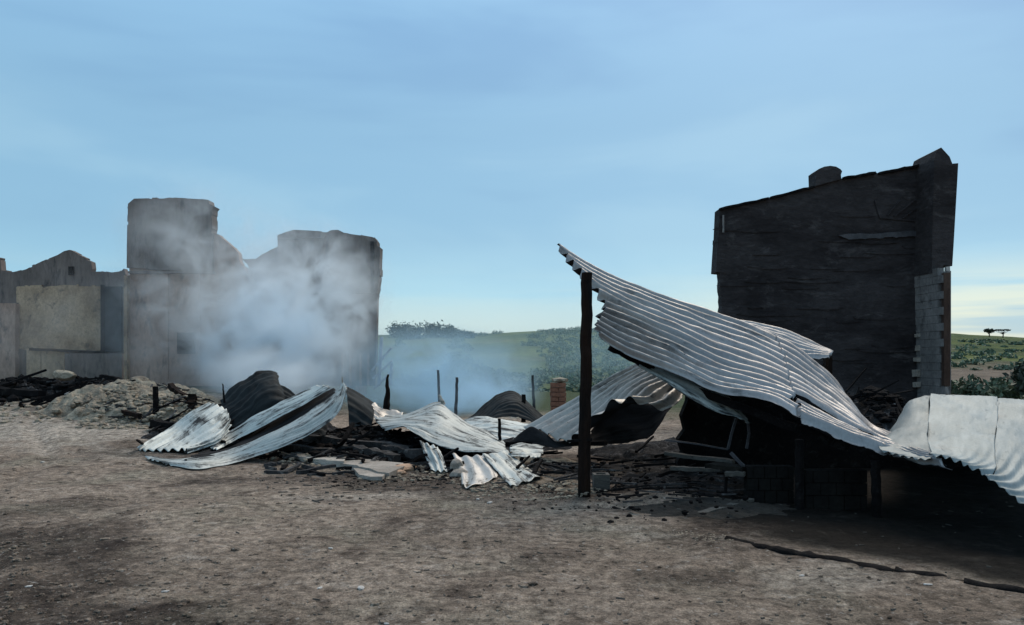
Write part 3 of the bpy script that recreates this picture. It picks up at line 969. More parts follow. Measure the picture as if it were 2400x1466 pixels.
# right-hand drape
Hd = [
    [(2098, 1018, 11.6), (2160, 1000, 12.0), (2240, 998, 12.1), (2325, 1000, 12.0), (2415, 1008, 11.9), (2540, 1028, 11.6)],  # unseen back row added to keep sun off the floor beneath
    [(2085, 1026, 9.6), (2140, 938, 9.8), (2235, 934, 9.9), (2330, 938, 9.7), (2420, 950, 9.4), (2540, 975, 9.0)],
    [(2062, 1034, 8.9), (2135, 985, 8.9), (2230, 975, 8.8), (2330, 982, 8.6), (2425, 1000, 8.3), (2545, 1035, 7.9)],
    [(2048, 1040, 8.1), (2130, 1028, 8.0), (2225, 1023, 7.8), (2325, 1035, 7.5), (2425, 1065, 7.2), (2550, 1120, 6.8)],
    [(2058, 1048, 7.6), (2140, 1060, 7.4), (2235, 1075, 7.1), (2325, 1100, 6.8), (2420, 1160, 6.4), (2550, 1255, 6.0)],
    [(2064, 1055, 7.5), (2138, 1072, 7.2), (2225, 1085, 6.9), (2308, 1122, 6.6), (2400, 1196, 6.2), (2530, 1310, 5.7)],
]
fd = lambda S, T: 0.015 + 0.98 * sstep(0.66, 1.0, S + 0.36 * T - 0.16)
for k, (t0, t1, lf) in enumerate(((0.0, 0.30, 0.0), (0.285, 0.62, 0.010), (0.605, 1.0, 0.020))):
    sheet('roof_sheet', Hd, 20, 0.019, ZG, ZS, RF, 's', tr=(t0, t1), lift=lf, skew=0.42, rag=0.016, dent=0.07, seed=41 + k, ns=60, nt=70, fade=fd)
# purlins still clinging under the roof
for a, b in (((1600, 905, 9.3), (1990, 1050, 8.3)), ((1430, 812, 9.25), (1530, 866, 9.35))):
    m_ = MB(); m_.bar(P(*a), P(*b), 0.07, 0.09, 8, 0.1); m_.build('purlin', M['char'], RF)

# arched sheet behind the post
E = [
    [(1497, 857, 12.2), (1405, 902, 12.6), (1318, 956, 12.9), (1222, 1006, 13.0)],
    [(1520, 865, 11.9), (1428, 922, 12.1), (1350, 974, 12.2), (1270, 1016, 12.2)],
    [(1546, 876, 11.6), (1468, 920, 11.6), (1408, 975, 11.6), (1338, 1032, 11.5)],
    [(1575, 890, 11.4), (1520, 918, 11.2), (1490, 938, 11.1), (1442, 938, 11.1)],
    [(1604, 906, 11.3), (1604, 925, 11.0), (1590, 945, 10.8), (1558, 963, 10.8)],
]
tag(sheet('corrugated_sheet', E, 10, 0.065, ZW, ZS, None, 't', rag=0.012, dent=0.03, seed=51), 'arched rust-tinged corrugated sheet bent over behind the tall charred post', 'iron sheet', 'loose corrugated sheets')
E2 = [
    [(1196, 1036, 12.6), (1222, 1014, 12.5), (1246, 1001, 12.4), (1272, 1012, 12.2), (1308, 1035, 12.0), (1340, 1020, 12.0), (1400, 1036, 11.9)],
    [(1190, 1044, 12.4), (1222, 1042, 12.3), (1246, 1044, 12.2), (1272, 1046, 12.0), (1308, 1047, 11.8), (1340, 1046, 11.8), (1400, 1046, 11.7)],
]
tag(sheet('sheet_edge', E2, 1, 0.005, ZS, ZS, None, 't', rag=0.02, dent=0.05, seed=52), 'curled black sheet end at the foot of the arched corrugated sheet', 'iron sheet', 'loose corrugated sheets')
E3 = [  # black sheet added to paint the shade inside the arch
    [(1385, 1012, 12.4), (1440, 940, 12.5), (1520, 945, 12.4), (1600, 925, 12.2)],
    [(1380, 1030, 12.2), (1450, 1000, 12.3), (1520, 985, 12.2), (1575, 960, 12.0)],
    [(1385, 1042, 12.0), (1450, 1040, 12.1), (1510, 1030, 12.0), (1545, 1000, 11.9)],
]
tag(sheet('blackened_sheet', E3, 2, 0.01, ZS, ZS, None, 't', rag=0.02, dent=0.08, seed=53), 'black sheet added as the shade inside the arch of the corrugated sheet', 'iron sheet', 'loose corrugated sheets')

# narrow bent strip and hanging frame below the roof
BF = thing('bent_strip', 'narrow strip of iron with hanging steel frame below the collapsed roof', 'metal strip')
F_ = [
    [(1486, 846, 9.6), (1560, 862, 9.5), (1645, 888, 9.4), (1712, 934, 9.3), (1752, 984, 9.2)],
    [(1492, 852, 9.35), (1560, 880, 9.25), (1635, 915, 9.15), (1702, 956, 9.1), (1756, 994, 9.05)],
    [(1500, 860, 9.2), (1558, 896, 9.1), (1620, 936, 9.0), (1680, 966, 8.95), (1730, 978, 8.95)],
]
sheet('strip', F_, 3, 0.012, ZP, ZS, BF, 't', rag=0.01, dent=0.02, seed=55)
for pts in (((1728, 974), (1716, 1012), (1706, 1052)), ((1753, 990), (1756, 1015), (1750, 1052)), ((1560, 1032), (1640, 1042), (1706, 1054))):
    m_ = MB()
    for a, b in zip(pts, pts[1:]):
        m_.bar(P(*a, 9.35), P(*b, 9.35), 0.03, 0.02, 3, 0.05)
    m_.build('bar', M['frame'], BF)

# left fan sheet
A_ = [
    [(316, 1053, 13.5), (395, 1008, 14.0), (450, 965, 14.4), (492, 944, 14.7)],
    [(345, 1056, 13.2), (418, 1018, 13.7), (470, 978, 14.1), (512, 948, 14.5)],
    [(388, 1057, 12.9), (440, 1032, 13.3), (492, 996, 13.7), (534, 964, 14.2)],
    [(432, 1056, 12.8), (470, 1044, 13.1), (512, 1025, 13.4), (541, 990, 13.9)],
    [(432, 1062, 12.9), (470, 1052, 13.1), (505, 1042, 13.3), (530, 1020, 13.7)],
]
tag(sheet('corrugated_sheet', A_, 9, 0.036, ZP, ZS, None, 't', rag=0.012, dent=0.03, seed=61), 'short pale fan-shaped corrugated sheet tilted on the dirt, leftmost of the sheets', 'iron sheet', 'loose corrugated sheets')
B2 = [
    [(480, 1048, 14.2), (530, 1018, 14.3), (605, 972, 14.4), (690, 928, 14.5), (745, 902, 14.6)],
    [(490, 1052, 13.8), (540, 1026, 13.9), (615, 981, 14.0), (705, 934, 14.1), (765, 904, 14.2)],
    [(505, 1056, 13.5), (555, 1032, 13.6), (632, 990, 13.7), (716, 944, 13.8), (782, 906, 13.9)],
]
tag(sheet('corrugated_sheet', B2, 6, 0.02, ZP, ZS, None, 't', rag=0.015, dent=0.03, seed=63), 'long pale sheet with dark torn edge, lying behind the front curved sheet', 'iron sheet', 'loose corrugated sheets')
B1 = [
    [(330, 1070, 12.9), (430, 1074, 12.8), (540, 1056, 12.8), (640, 1012, 12.8), (735, 958, 12.9), (786, 922, 13.0), (806, 898, 13.1)],
    [(350, 1078, 12.4), (440, 1082, 12.3), (545, 1064, 12.25), (645, 1024, 12.25), (738, 975, 12.3), (790, 934, 12.5), (810, 902, 12.8)],
    [(372, 1086, 12.1), (455, 1088, 12.0), (555, 1068, 12.0), (655, 1034, 12.0), (745, 992, 12.1), (795, 945, 12.3), (812, 906, 12.6)],
    [(400, 1091, 11.9), (468, 1099, 11.6), (570, 1078, 11.7), (668, 1046, 11.8), (750, 1004, 11.9), (796, 958, 12.1), (810, 912, 12.4)],
]
tag(sheet('corrugated_sheet', B1, 7, 0.018, ZP, ZS, None, 't', rag=0.012, dent=0.035, seed=65, nt=80), 'longest pale sheet curving up from the dirt like a boat hull', 'iron sheet', 'loose corrugated sheets')

B3 = [  # black strip added where only the shadow gap lies
    [(470, 1062, 14.2), (540, 1034, 14.3), (630, 988, 14.4), (716, 944, 14.5), (784, 908, 14.6)],
    [(440, 1074, 13.6), (540, 1052, 13.7), (640, 1006, 13.7), (730, 958, 13.8), (790, 916, 13.9)],
    [(420, 1084, 13.2), (540, 1066, 13.2), (645, 1022, 13.3), (735, 972, 13.3), (796, 930, 13.4)],
]
tag(sheet('blackened_sheet', B3, 3, 0.012, ZS, ZS, None, 't', rag=0.015, dent=0.03, seed=67), 'black strip added as the shadow gap between the two long pale sheets', 'iron sheet', 'loose corrugated sheets')

# dark heap behind
K1 = [
    [(515, 938, 16.0), (556, 905, 16.2), (600, 876, 16.4), (632, 869, 16.5), (650, 878, 16.4)],
    [(520, 970, 15.4), (565, 930, 15.4), (606, 896, 15.5), (640, 888, 15.6), (655, 900, 15.6)],
    [(530, 1010, 14.9), (575, 965, 14.8), (615, 930, 14.8), (650, 925, 14.9), (668, 935, 15.0)],
    [(550, 1035, 14.5), (590, 1005, 14.4), (630, 985, 14.4), (665, 975, 14.5), (690, 985, 14.7)],
]
tag(sheet('blackened_sheet', K1, 8, 0.014, ZB, ZS, None, 't', rag=0.02, dent=0.12, seed=71), 'peaked blackened sheet heaped up between the pale sheets under the thickest smoke', 'iron sheet', 'loose corrugated sheets')
K2 = [
    [(646, 905, 16.3), (672, 916, 16.2), (700, 935, 16.0), (716, 955, 15.8)],
    [(640, 960, 15.2), (668, 955, 15.2), (694, 968, 15.1), (712, 990, 15.0)],
]
tag(sheet('blackened_sheet', K2, 5, 0.02, ZB, ZS, None, 't', rag=0.03, dent=0.1, seed=72), 'low blackened sheet sloping off the right side of the dark peak', 'iron sheet', 'loose corrugated sheets')
K3 = [
    [(806, 905, 14.6), (830, 914, 14.7), (858, 932, 14.8), (884, 950, 14.8)],
    [(812, 925, 14.0), (835, 936, 14.0), (858, 950, 14.0), (878, 968, 14.0)],
    [(815, 965, 13.7), (835, 975, 13.7), (855, 988, 13.7), (872, 1000, 13.7)],
    [(818, 1010, 13.5), (835, 1015, 13.5), (852, 1020, 13.5), (868, 1025, 13.5)],
]
tag(sheet('blackened_sheet', K3, 6, 0.012, ZB, ZS, None, 't', rag=0.015, dent=0.05, seed=73), 'dark drooping sheet just right of the raised tip of the longest pale sheet', 'iron sheet', 'loose corrugated sheets')

# middle drape with torn flaps
C1 = [
    [(868, 968, 14.4), (930, 972, 14.2), (985, 958, 14.0), (1028, 940, 13.9), (1062, 966, 13.7), (1100, 993, 13.4), (1150, 1014, 13.0), (1186, 1038, 12.6)],
    [(878, 984, 13.6), (935, 982, 13.4), (985, 972, 13.2), (1025, 965, 13.1), (1068, 990, 12.9), (1108, 1012, 12.6), (1150, 1030, 12.3), (1186, 1048, 12.0)],
    [(888, 1000, 13.0), (935, 992, 12.8), (975, 990, 12.6), (1022, 1002, 12.4), (1070, 1022, 12.2), (1112, 1036, 12.0), (1150, 1046, 11.8), (1190, 1056, 11.6)],
    [(900, 1012, 12.7), (942, 1000, 12.4), (976, 1018, 12.1), (1018, 1044, 11.9), (1068, 1058, 11.7), (1110, 1063, 11.5), (1150, 1062, 11.4), (1194, 1064, 11.3)],
]
fd2 = lambda S, T: 0.25 + 0.75 * sstep(0.55, 0.2, T)
tag(sheet('corrugated_sheet', C1, 7, 0.012, ZP, ZS, None, 't', rag=0.012, dent=0.045, seed=81, nt=80, fade=fd2), 'smooth pale sheet draped over debris like a cloth, in the middle of the wreck', 'iron sheet', 'loose corrugated sheets')
C2 = [
    [(982, 1032, 12.0), (992, 1060, 11.6), (1002, 1085, 11.3), (1010, 1102, 11.2)],
    [(1004, 1040, 11.8), (1016, 1062, 11.4), (1026, 1086, 11.1), (1030, 1106, 11.0)],
    [(1026, 1046, 11.8), (1036, 1064, 11.4), (1044, 1088, 11.1), (1050, 1104, 11.0)],
]
tag(sheet('corrugated_sheet', C2, 3, 0.018, ZP, ZS, None, 't', rag=0.012, dent=0.02, seed=83, nt=40), 'small upright ribbed flap hanging below the left of the draped sheet', 'iron sheet', 'loose corrugated sheets')
C3 = [
    [(1058, 1062, 11.5), (1068, 1085, 11.0), (1078, 1112, 10.4), (1082, 1140, 9.9)],
    [(1085, 1066, 11.4), (1098, 1090, 10.8), (1104, 1116, 10.2), (1100, 1144, 9.75)],
    [(1112, 1066, 11.3), (1128, 1086, 10.8), (1142, 1108, 10.3), (1150, 1126, 10.0)],
    [(1132, 1064, 11.3), (1150, 1082, 10.9), (1162, 1098, 10.6), (1170, 1112, 10.4)],
]
tag(sheet('corrugated_sheet', C3, 3, 0.02, ZW, ZS, None, 't', rag=0.02, dent=0.04, seed=84, nt=40), 'ash-speckled torn sheet with scalloped end touching the dirt below the draped sheet', 'iron sheet', 'loose corrugated sheets')
C4 = [
    [(1130, 1064, 11.2), (1150, 1088, 10.7), (1172, 1115, 10.3), (1196, 1140, 10.0)],
    [(1158, 1060, 11.3), (1182, 1080, 10.9), (1210, 1106, 10.5), (1234, 1132, 10.2)],
    [(1186, 1052, 11.5), (1212, 1072, 11.1), (1246, 1096, 10.8), (1276, 1116, 10.6)],
]
tag(sheet('corrugated_sheet', C4, 3, 0.012, ZP, ZS, None, 't', rag=0.02, dent=0.04, seed=85, nt=40), 'pale pointed sheet slanting down to the dirt, right of the scalloped sheet', 'iron sheet', 'loose corrugated sheets')
D1 = [
    [(1085, 985, 16.2), (1130, 978, 16.0), (1180, 985, 15.8), (1235, 992, 15.6), (1275, 1002, 15.2)],
    [(1105, 1010, 15.0), (1150, 1005, 14.8), (1190, 1010, 14.6), (1230, 1016, 14.4), (1262, 1020, 14.2)],
    [(1150, 1040, 14.0), (1170, 1042, 13.9), (1190, 1044, 13.8), (1215, 1046, 13.7), (1240, 1042, 13.6)],
]
tag(sheet('corrugated_sheet', D1, 7, 0.014, ZP, ZS, None, 't', rag=0.02, dent=0.05, seed=87), 'pale flat sheet behind the thin leaning stake', 'iron sheet', 'loose corrugated sheets')
D2 = [
    [(1085, 992, 17.5), (1130, 955, 17.8), (1170, 925, 18.0), (1205, 920, 18.0), (1240, 945, 17.8), (1290, 992, 17.4)],
    [(1100, 1000, 16.8), (1135, 972, 16.8), (1172, 945, 16.9), (1208, 940, 16.9), (1242, 962, 16.8), (1285, 1000, 16.6)],
    [(1095, 1008, 16.2), (1135, 990, 16.2), (1175, 978, 16.2), (1210, 978, 16.2), (1245, 988, 16.2), (1285, 1008, 16.1)],
]
tag(sheet('blackened_sheet', D2, 10, 0.014, ZB, ZS, None, 'l' if False else 't', rag=0.02, dent=0.07, seed=88), 'dark humped corrugated sheet in thin blue smoke beside the brick pillar', 'iron sheet', 'loose corrugated sheets')

for q, (grid_, mt_, lb_) in enumerate((
        ([[(690, 990, 13.2), (730, 978, 13.3), (772, 990, 13.3)], [(684, 1008, 12.9), (728, 1000, 12.8), (768, 1010, 12.9)], [(692, 1024, 12.6), (730, 1022, 12.5), (764, 1028, 12.6)]], ZB, 'small crumpled dark sheet tucked under the right half of the longest pale sheet'),
        ([[(872, 940, 14.6), (905, 962, 14.5), (950, 970, 14.4)], [(866, 960, 14.2), (900, 982, 14.0), (944, 986, 13.9)], [(874, 986, 13.8), (902, 1002, 13.6), (936, 1000, 13.5)]], ZW, 'small crumpled pale sheet at the foot of the red-brown charred stump'),
        ([[(560, 1000, 15.0), (600, 985, 15.1), (640, 1000, 15.0)], [(552, 1022, 14.6), (596, 1012, 14.5), (636, 1018, 14.5)], [(560, 1038, 14.3), (600, 1034, 14.2), (630, 1036, 14.2)]], ZB, 'small crumpled dark sheet in front of the dark peaked sheet'),
        ([[(1196, 1050, 11.8), (1236, 1046, 11.9), (1280, 1054, 11.8)], [(1190, 1062, 11.4), (1232, 1060, 11.4), (1276, 1064, 11.4)], [(1200, 1074, 11.1), (1236, 1076, 11.0), (1268, 1076, 11.1)]], ZP, 'small crumpled pale sheet lying flat just left of the tall post'))):
    tag(sheet('crumpled_sheet', grid_, 3, 0.02, mt_, ZS, None, 't', rag=0.05, dent=0.09, seed=91 + q, nt=40), lb_, 'iron sheet', 'loose corrugated sheets')

# ------------------------------------------------------------------ posts and timbers
def post(name, base, top, w, mat, label, cat='post', group=None, taper=1.0, jit=0.06, sides=8, n=14):
    m_ = MB(); m_.bar(base, top, w, None, n, jit, taper, sides)
    o = m_.build(name, mat)
    return tag(o, label, cat, group)


b0 = P(1368, 1166, 8.86); b0.z = -0.1
tp = thing('charred_post', 'tall charred timber post holding up the corner of the collapsed roof', 'post')
m_ = MB(); m_.bar(b0, P(1376, 640, 8.95), 0.158, None, 22, 0.05, 0.86, 8, 0.2); m_.build('shaft', M['char_brown'], tp)
m_ = MB(); m_.bar(P(1388, 1030, 8.8), P(1330, 1034, 8.9), 0.03, None, 4, 0.2); m_.build('nailed_batten', M['char'], tp)
for (bu, bv, tu, tv, Y, w, mt, lb, tpz, nm) in (
        (906, 968, 909, 878, 14.6, 0.16, 'char_brown', 'charred pointed stump with a red-brown lower half, standing in front of the pale frame', 0.25, 'charred_stump'),
        (1068, 975, 1071, 885, 19.0, 0.09, 'frame', 'thin grey post veiled by blue smoke', 0.8, 'thin_post'),
        (1226, 990, 1227, 925, 17.0, 0.11, 'char', 'short dark post standing in front of the humped dark sheet', 0.9, 'charred_post'),
        (1172, 1060, 1170, 982, 12.4, 0.065, 'char', 'thin dark leaning stake between the draped sheet and the arched sheet', 0.8, 'stake'),
        (365, 982, 364, 906, 16.0, 0.13, 'char', 'black burnt stump standing on the pale ash mound', 0.9, 'charred_stump'),
        (1040, 950, 1030, 925, 13.8, 0.09, 'wood_pale', 'pale splintered stub sticking up at the peak of the draped sheet', 0.4, 'splinter'),
        (806, 935, 802, 884, 13.6, 0.05, 'wood_pale', 'thin pale stick at the raised tip of the longest sheet', 0.5, 'stick'),
        (526, 945, 522, 900, 15.6, 0.05, 'char', 'thin burnt stick at the left foot of the dark peak', 0.5, 'stick'),
        (1252, 965, 1248, 880, 24.0, 0.10, 'char', 'slim burnt post in the hillside scrub left of the brick pillar', 0.8, 'thin_post'),
        (1030, 955, 1027, 868, 22.0, 0.09, 'frame', 'faint post deep in the blue smoke, left of the thin grey post', 0.8, 'thin_post'),
        (1875, 1205, 1874, 1030, 8.2, 0.10, 'char', 'black post under the collapsed roof between the two low wall panels', 0.95, 'charred_post'),
        (2055, 1225, 2052, 1080, 7.7, 0.10, 'char', 'black post under the sagging middle of the roof', 0.95, 'charred_post'),
):
    post(nm, P(bu, bv, Y), P(tu, tv, Y), w, M[mt], lb, 'post' if nm != 'stick' else 'stick', None, tpz, 0.08, 7, 10)


def timber(a, b, w, h, mat, label, jit=0.12, n=9, name='burnt_beam', cat='beam', group='burnt timbers among the rubble', taper=0.85):
    m_ = MB(); m_.bar(P(*a), P(*b), w, h, n, jit, taper)
    return tag(m_.build(name, M[mat]), label, cat, group)


timber((-40, 916, 19.5), (100, 922, 19.0), 0.30, 0.18, 'char', 'long black log lying along the left edge of the rubble', 0.10)
timber((202, 949, 17.0), (328, 974, 15.6), 0.12, 0.10, 'char_brown', 'thin burnt beam lying across the foot of the pale mound')
timber((396, 904, 17.0), (444, 938, 16.4), 0.12, 0.10, 'char_brown', 'dark bent stick at the top right of the pale mound, upper piece', 0.2)
timber((452, 930, 16.3), (446, 962, 16.0), 0.16, 0.12, 'char_brown', 'dark stick hanging down beside the fan-shaped sheet', 0.2)
timber((236, 882, 19.5), (304, 896, 19.0), 0.12, 0.10, 'char', 'dark stick along the crest of the pale mound')
timber((360, 992, 15.2), (440, 1002, 14.6), 0.18, 0.14, 'char', 'black timber end behind the fan-shaped sheet')
timber((716, 1026, 13.2), (962, 1052, 12.3), 0.20, 0.12, 'char_ash', 'ash-topped black beam, uppermost of the stacked timbers', 0.15)
timber((800, 1048, 12.4), (930, 1076, 11.8), 0.22, 0.15, 'char_ash', 'short thick black log below the ash-topped beam', 0.15)
timber((905, 1056, 12.3), (1010, 1066, 11.8), 0.22, 0.16, 'char_ash', 'black log end behind the upright ribbed flap', 0.18)
timber((660, 1048, 12.7), (830, 1066, 12.2), 0.18, 0.12, 'char_ash', 'dark timber between the longest sheet and the pale plank', 0.12)
timber((1175, 1040, 12.6), (1420, 1040, 11.6), 0.14, 0.08, 'char', 'long flat black timber behind the tall post', 0.15)
timber((1010, 1150, 9.9), (1330, 1158, 9.3), 0.10, 0.05, 'char', 'thin black lath lying on the dirt left of the tall post foot', 0.25)
timber((1560, 1064, 10.3), (1720, 1082, 9.6), 0.10, 0.05, 'wood_grey', 'greyish lath lying under the hanging frame', 0.15)
timber((1575, 1098, 9.6), (1690, 1102, 9.2), 0.09, 0.05, 'wood_grey', 'short grey lath on the dark floor below the hanging frame', 0.15)
timber((1600, 1218, 7.7), (1760, 1172, 8.4), 0.10, 0.04, 'wood_grey', 'slanting dusty board lying on the dark floor', 0.1)
# long log along the floor edge
tl = MB()
pts = [P(1706, 1268, 6.72), P(1800, 1290, 6.42), P(1930, 1312, 6.12), P(2100, 1342, 5.72), P(2260, 1370, 5.42), P(2480, 1405, 5.10)]
for a, b in zip(pts, pts[1:]):
    tl.bar(a, b, 0.13, 0.075, 7, 0.16, 1.0, 7)
tag(tl.build('burnt_log', M['char'], None, True), 'long thin burnt log lying along the near edge of the dark floor', 'log')

# ------------------------------------------------------------------ slab floor under the roof and low walls
so = [(1500, 1195), (1560, 1225), (1640, 1240), (1712, 1262), (1800, 1284), (1930, 1306), (2100, 1338), (2260, 1366), (2500, 1404)]
edge = []
for (u, v) in so:
    Y = 2800 / (v - 850)
    edge.append(((u - 1200) / FPX * Y, Y))
lw = thing('low_wall', 'low block wall, coloured black for the gloom under the collapsed roof', 'wall')
for (u0, v0, u1, v1, Y) in ((1752, 1092, 1862, 1186, 8.5), (1888, 1102, 2035, 1196, 8.2)):
    a, b = P(u0, v1, Y), P(u1, v0, Y)
    nb = 4
    bh = b.z / 3
    for r_ in range(3):
        cuts = [0, .25, .5, .75, 1] if r_ % 2 else [0, .13, .38, .63, .88, 1]
        for k in range(len(cuts) - 1):
            x0 = a.x + (b.x - a.x) * cuts[k]
            x1 = a.x + (b.x - a.x) * cuts[k + 1] - 0.008
            m_ = MB(); m_.box((x0, Y + random.uniform(0, .01), bh * r_ - 0.02 * (r_ == 0)), (x1, Y + 0.14, bh * (r_ + 1) - 0.008))
            m_.build('block', M['gloomblock'], lw)
iw = thing('added_dark_wall', 'added black back wall that keeps the space under the roof dark', 'wall')
wp = [(1596, 1120), (1588, 1085), (1600, 1060), (1590, 1030), (1606, 1008), (1598, 975), (1612, 940), (1618, 812), (1700, 795), (1765, 800), (1850, 868), (1900, 905), (1960, 985), (2010, 1022), (2120, 1034), (2150, 1000), (2300, 990), (2560, 1010), (2560, 1140)]  # wall added for the black void, raised to block sun from behind
wall('wall', wp, 11.2, 0.2, M['char'], iw)

# green-black post under the torn tongue
wbox_t = thing('door_jamb', 'short dark jamb standing under the torn tongue of the roof', 'jamb')
wbox('jamb', 1936, 836, 1951, 905, 11.9, 0.12, M['char_brown'], wbox_t)
wbox('jamb_base', 1934, 905, 1953, 1030, 11.9, 0.14, M['char'], wbox_t)

# ------------------------------------------------------------------ brick pillar
bp_ = thing('brick_pillar', 'stub of orange brick pillar standing left of the tall charred post', 'pillar')
Yb = 18.0
pbx = (1308 - 1200) / FPX * Yb
ztop = CAM_H - (897 - HOR) / FPX * Yb
zz = 0.0
cm = None
me_b = None
k = 0
while zz < ztop:
    for half in (0, 1):
        m_ = MB()
        if k % 2:
            m_.box((-0.18, half * 0.185 - 0.18, 0), (0.18, half * 0.185 - 0.005, 0.098))
        else:
            m_.box((half * 0.185 - 0.18, -0.18, 0), (half * 0.185 - 0.005, 0.18, 0.098))
        o = m_.build('brick', M['brick'], bp_)
        o.location = (pbx + random.uniform(-.012, .012), Yb + random.uniform(-.012, .012), zz)
    zz += 0.112
    k += 1
m_ = MB(); m_.rock((pbx + 0.05, Yb, ztop + 0.06), (0.22, 0.2, 0.07), 4); m_.build('mortar_cap', M['ash'], bp_)

# ------------------------------------------------------------------ planks, slabs and stones in the middle
def slab_piece(name, outline, Y0, Yk, z, th, mat, label, cat, group=None, tilt=0.0):
    """thin broken plate lying at height z: outline in pixels on the plane z"""
    top, bot = [], []
    for (u, v) in outline:
        Y = (CAM_H - z) * FPX / (v - HOR)
        x = (u - 1200) / FPX * Y
        top.append((x, Y, z + tilt * (Y - Y0) + random.uniform(-.006, .006)))
        bot.append((x * 1.0 + random.uniform(-.01, .01), Y + random.uniform(-.01, .01), z - th))
    n = len(top)
    fs = [tuple(range(n)), tuple(range(2 * n - 1, n - 1, -1))] + [(i, i + n, (i + 1) % n + n, (i + 1) % n) for i in range(n)]
    return tag(mobj(name, top + bot, fs, mat), label, cat, group)


slab_piece('plank', jag([(650, 1058), (668, 1052), (740, 1056), (812, 1068), (806, 1082), (740, 1076), (690, 1068)], 30, 1.2, 1), 12, 0, 0.10, 0.12, M['wood_pale'], 'pale bleached plank lying on the dirt under the longest sheet', 'plank')
slab_piece('broken_slab', jag([(768, 1073), (830, 1068), (900, 1082), (945, 1085), (948, 1093), (912, 1108), (886, 1106), (868, 1099), (800, 1086)], 22, 1.5, 2), 11.5, 0, 0.075, 0.10, M['concrete'], 'cracked pale concrete slab lying right of the pale plank', 'slab')
slab_piece('broken_slab', jag([(828, 1098), (862, 1098), (906, 1108), (896, 1118), (868, 1118), (842, 1112)], 18, 1.5, 3), 11, 0, 0.05, 0.09, M['concrete'], 'small grey slab piece on the near side of the cracked slab', 'slab')
m_ = MB(); m_.rock(P(947, 1098, 11.1), (0.22, 0.14, 0.07), 3, 1, 2)
tag(m_.build('stone', M['orange']), 'orange sandstone lump beside the cracked pale slab', 'stone')
m_ = MB(); m_.rock(P(928, 1108, 10.75), (0.14, 0.1, 0.05), 8, 1, 2)
tag(m_.build('stone', M['orange']), 'smaller orange stone tucked in front of the orange lump', 'stone')
m_ = MB(); m_.rock(P(1070, 1094, 10.9), (0.10, 0.11, 0.11), 6, 1, 2)
tag(m_.build('stone', M['concrete']), 'tilted pale stone leaning left of the scalloped sheet, upper of two', 'stone')
m_ = MB(); m_.rock(P(1076, 1114, 10.5), (0.14, 0.11, 0.09), 12, 1, 2)
tag(m_.build('stone', M['concrete']), 'grey stone left of the scalloped sheet, lower of two', 'stone')
m_ = MB(); m_.rock(P(328, 893, 18.6), (0.24, 0.2, 0.12), 15, 1, 2)
tag(m_.build('stone', M['ash']), 'rounded grey boulder on the crest of the pale mound', 'stone')
m_ = MB(); m_.rock(P(163, 927, 18.2), (0.14, 0.1, 0.09), 19, 1, 2)
tag(m_.build('stone', M['chip']), 'bright white stone at the left foot of the pale mound', 'stone')
m_ = MB(); m_.rock(P(150, 880, 19.4), (0.3, 0.2, 0.14), 21, 1, 2)
tag(m_.build('stone', M['ash']), 'grey slab-like boulder on the dark heap at far left', 'stone')

# pale chips on the dirt
for k, (u, v, r_, lbl) in enumerate((
        (775, 1286, .030, 'small rounded white chip on the open dirt straight below the pale plank'),
        (846, 1379, .046, 'long flat white chip, largest of those near the bottom of the dirt'),
        (750, 1376, .024, 'small white chip just left of the long flat one'),
        (388, 1386, .034, 'pale chip among the dark clods of the near left corner'),
        (906, 1461, .022, 'tiny pale chip at the very bottom edge of the view'),
        (1120, 1170, .040, 'flat pale chip on the dirt below the scalloped sheet, left of a pair'),
        (1148, 1180, .050, 'flat pale chip on the dirt below the scalloped sheet, right of a pair'),
        (1880, 1345, .030, 'pale chip just in front of the long burnt log, left one'),
        (2175, 1372, .035, 'pale chip close to the long burnt log, right one'),
        (100, 1085, .060, 'square pale block fragment on the dirt far left of the fan-shaped sheet'),
        (660, 1110, .035, 'pale flake on the dirt just below the longest pale sheet'),
        (68, 1378, .030, 'pale chip at the left edge of the dirt'),
        (1498, 1335, .022, 'tiny chip alone below the white ash streak'))):
    Y = 2800 / (v - 850)
    x = (u - 1200) / FPX * Y
    m_ = MB(); m_.rock((x, Y, float(gh(x, Y)) + r_ * 0.12), (r_ * 1.0, r_ * .6, r_ * .28), k + 30, 1, 1)
    tag(m_.build('stone', M['chip']), lbl, 'stone', 'pale chips scattered on the dirt')

# ------------------------------------------------------------------ rubble mounds
MOUNDS = []


def surf(x, y):
    z = float(gh(x, y))
    for (cx, cy, rx, ry, h) in MOUNDS:
        R_ = math.hypot((x - cx) / rx, (y - cy) / ry)
        if R_ < 1:
            z = max(z, float(gh(x, y)) + h * (1 - R_ ** 1.7) ** 0.9)
    return z


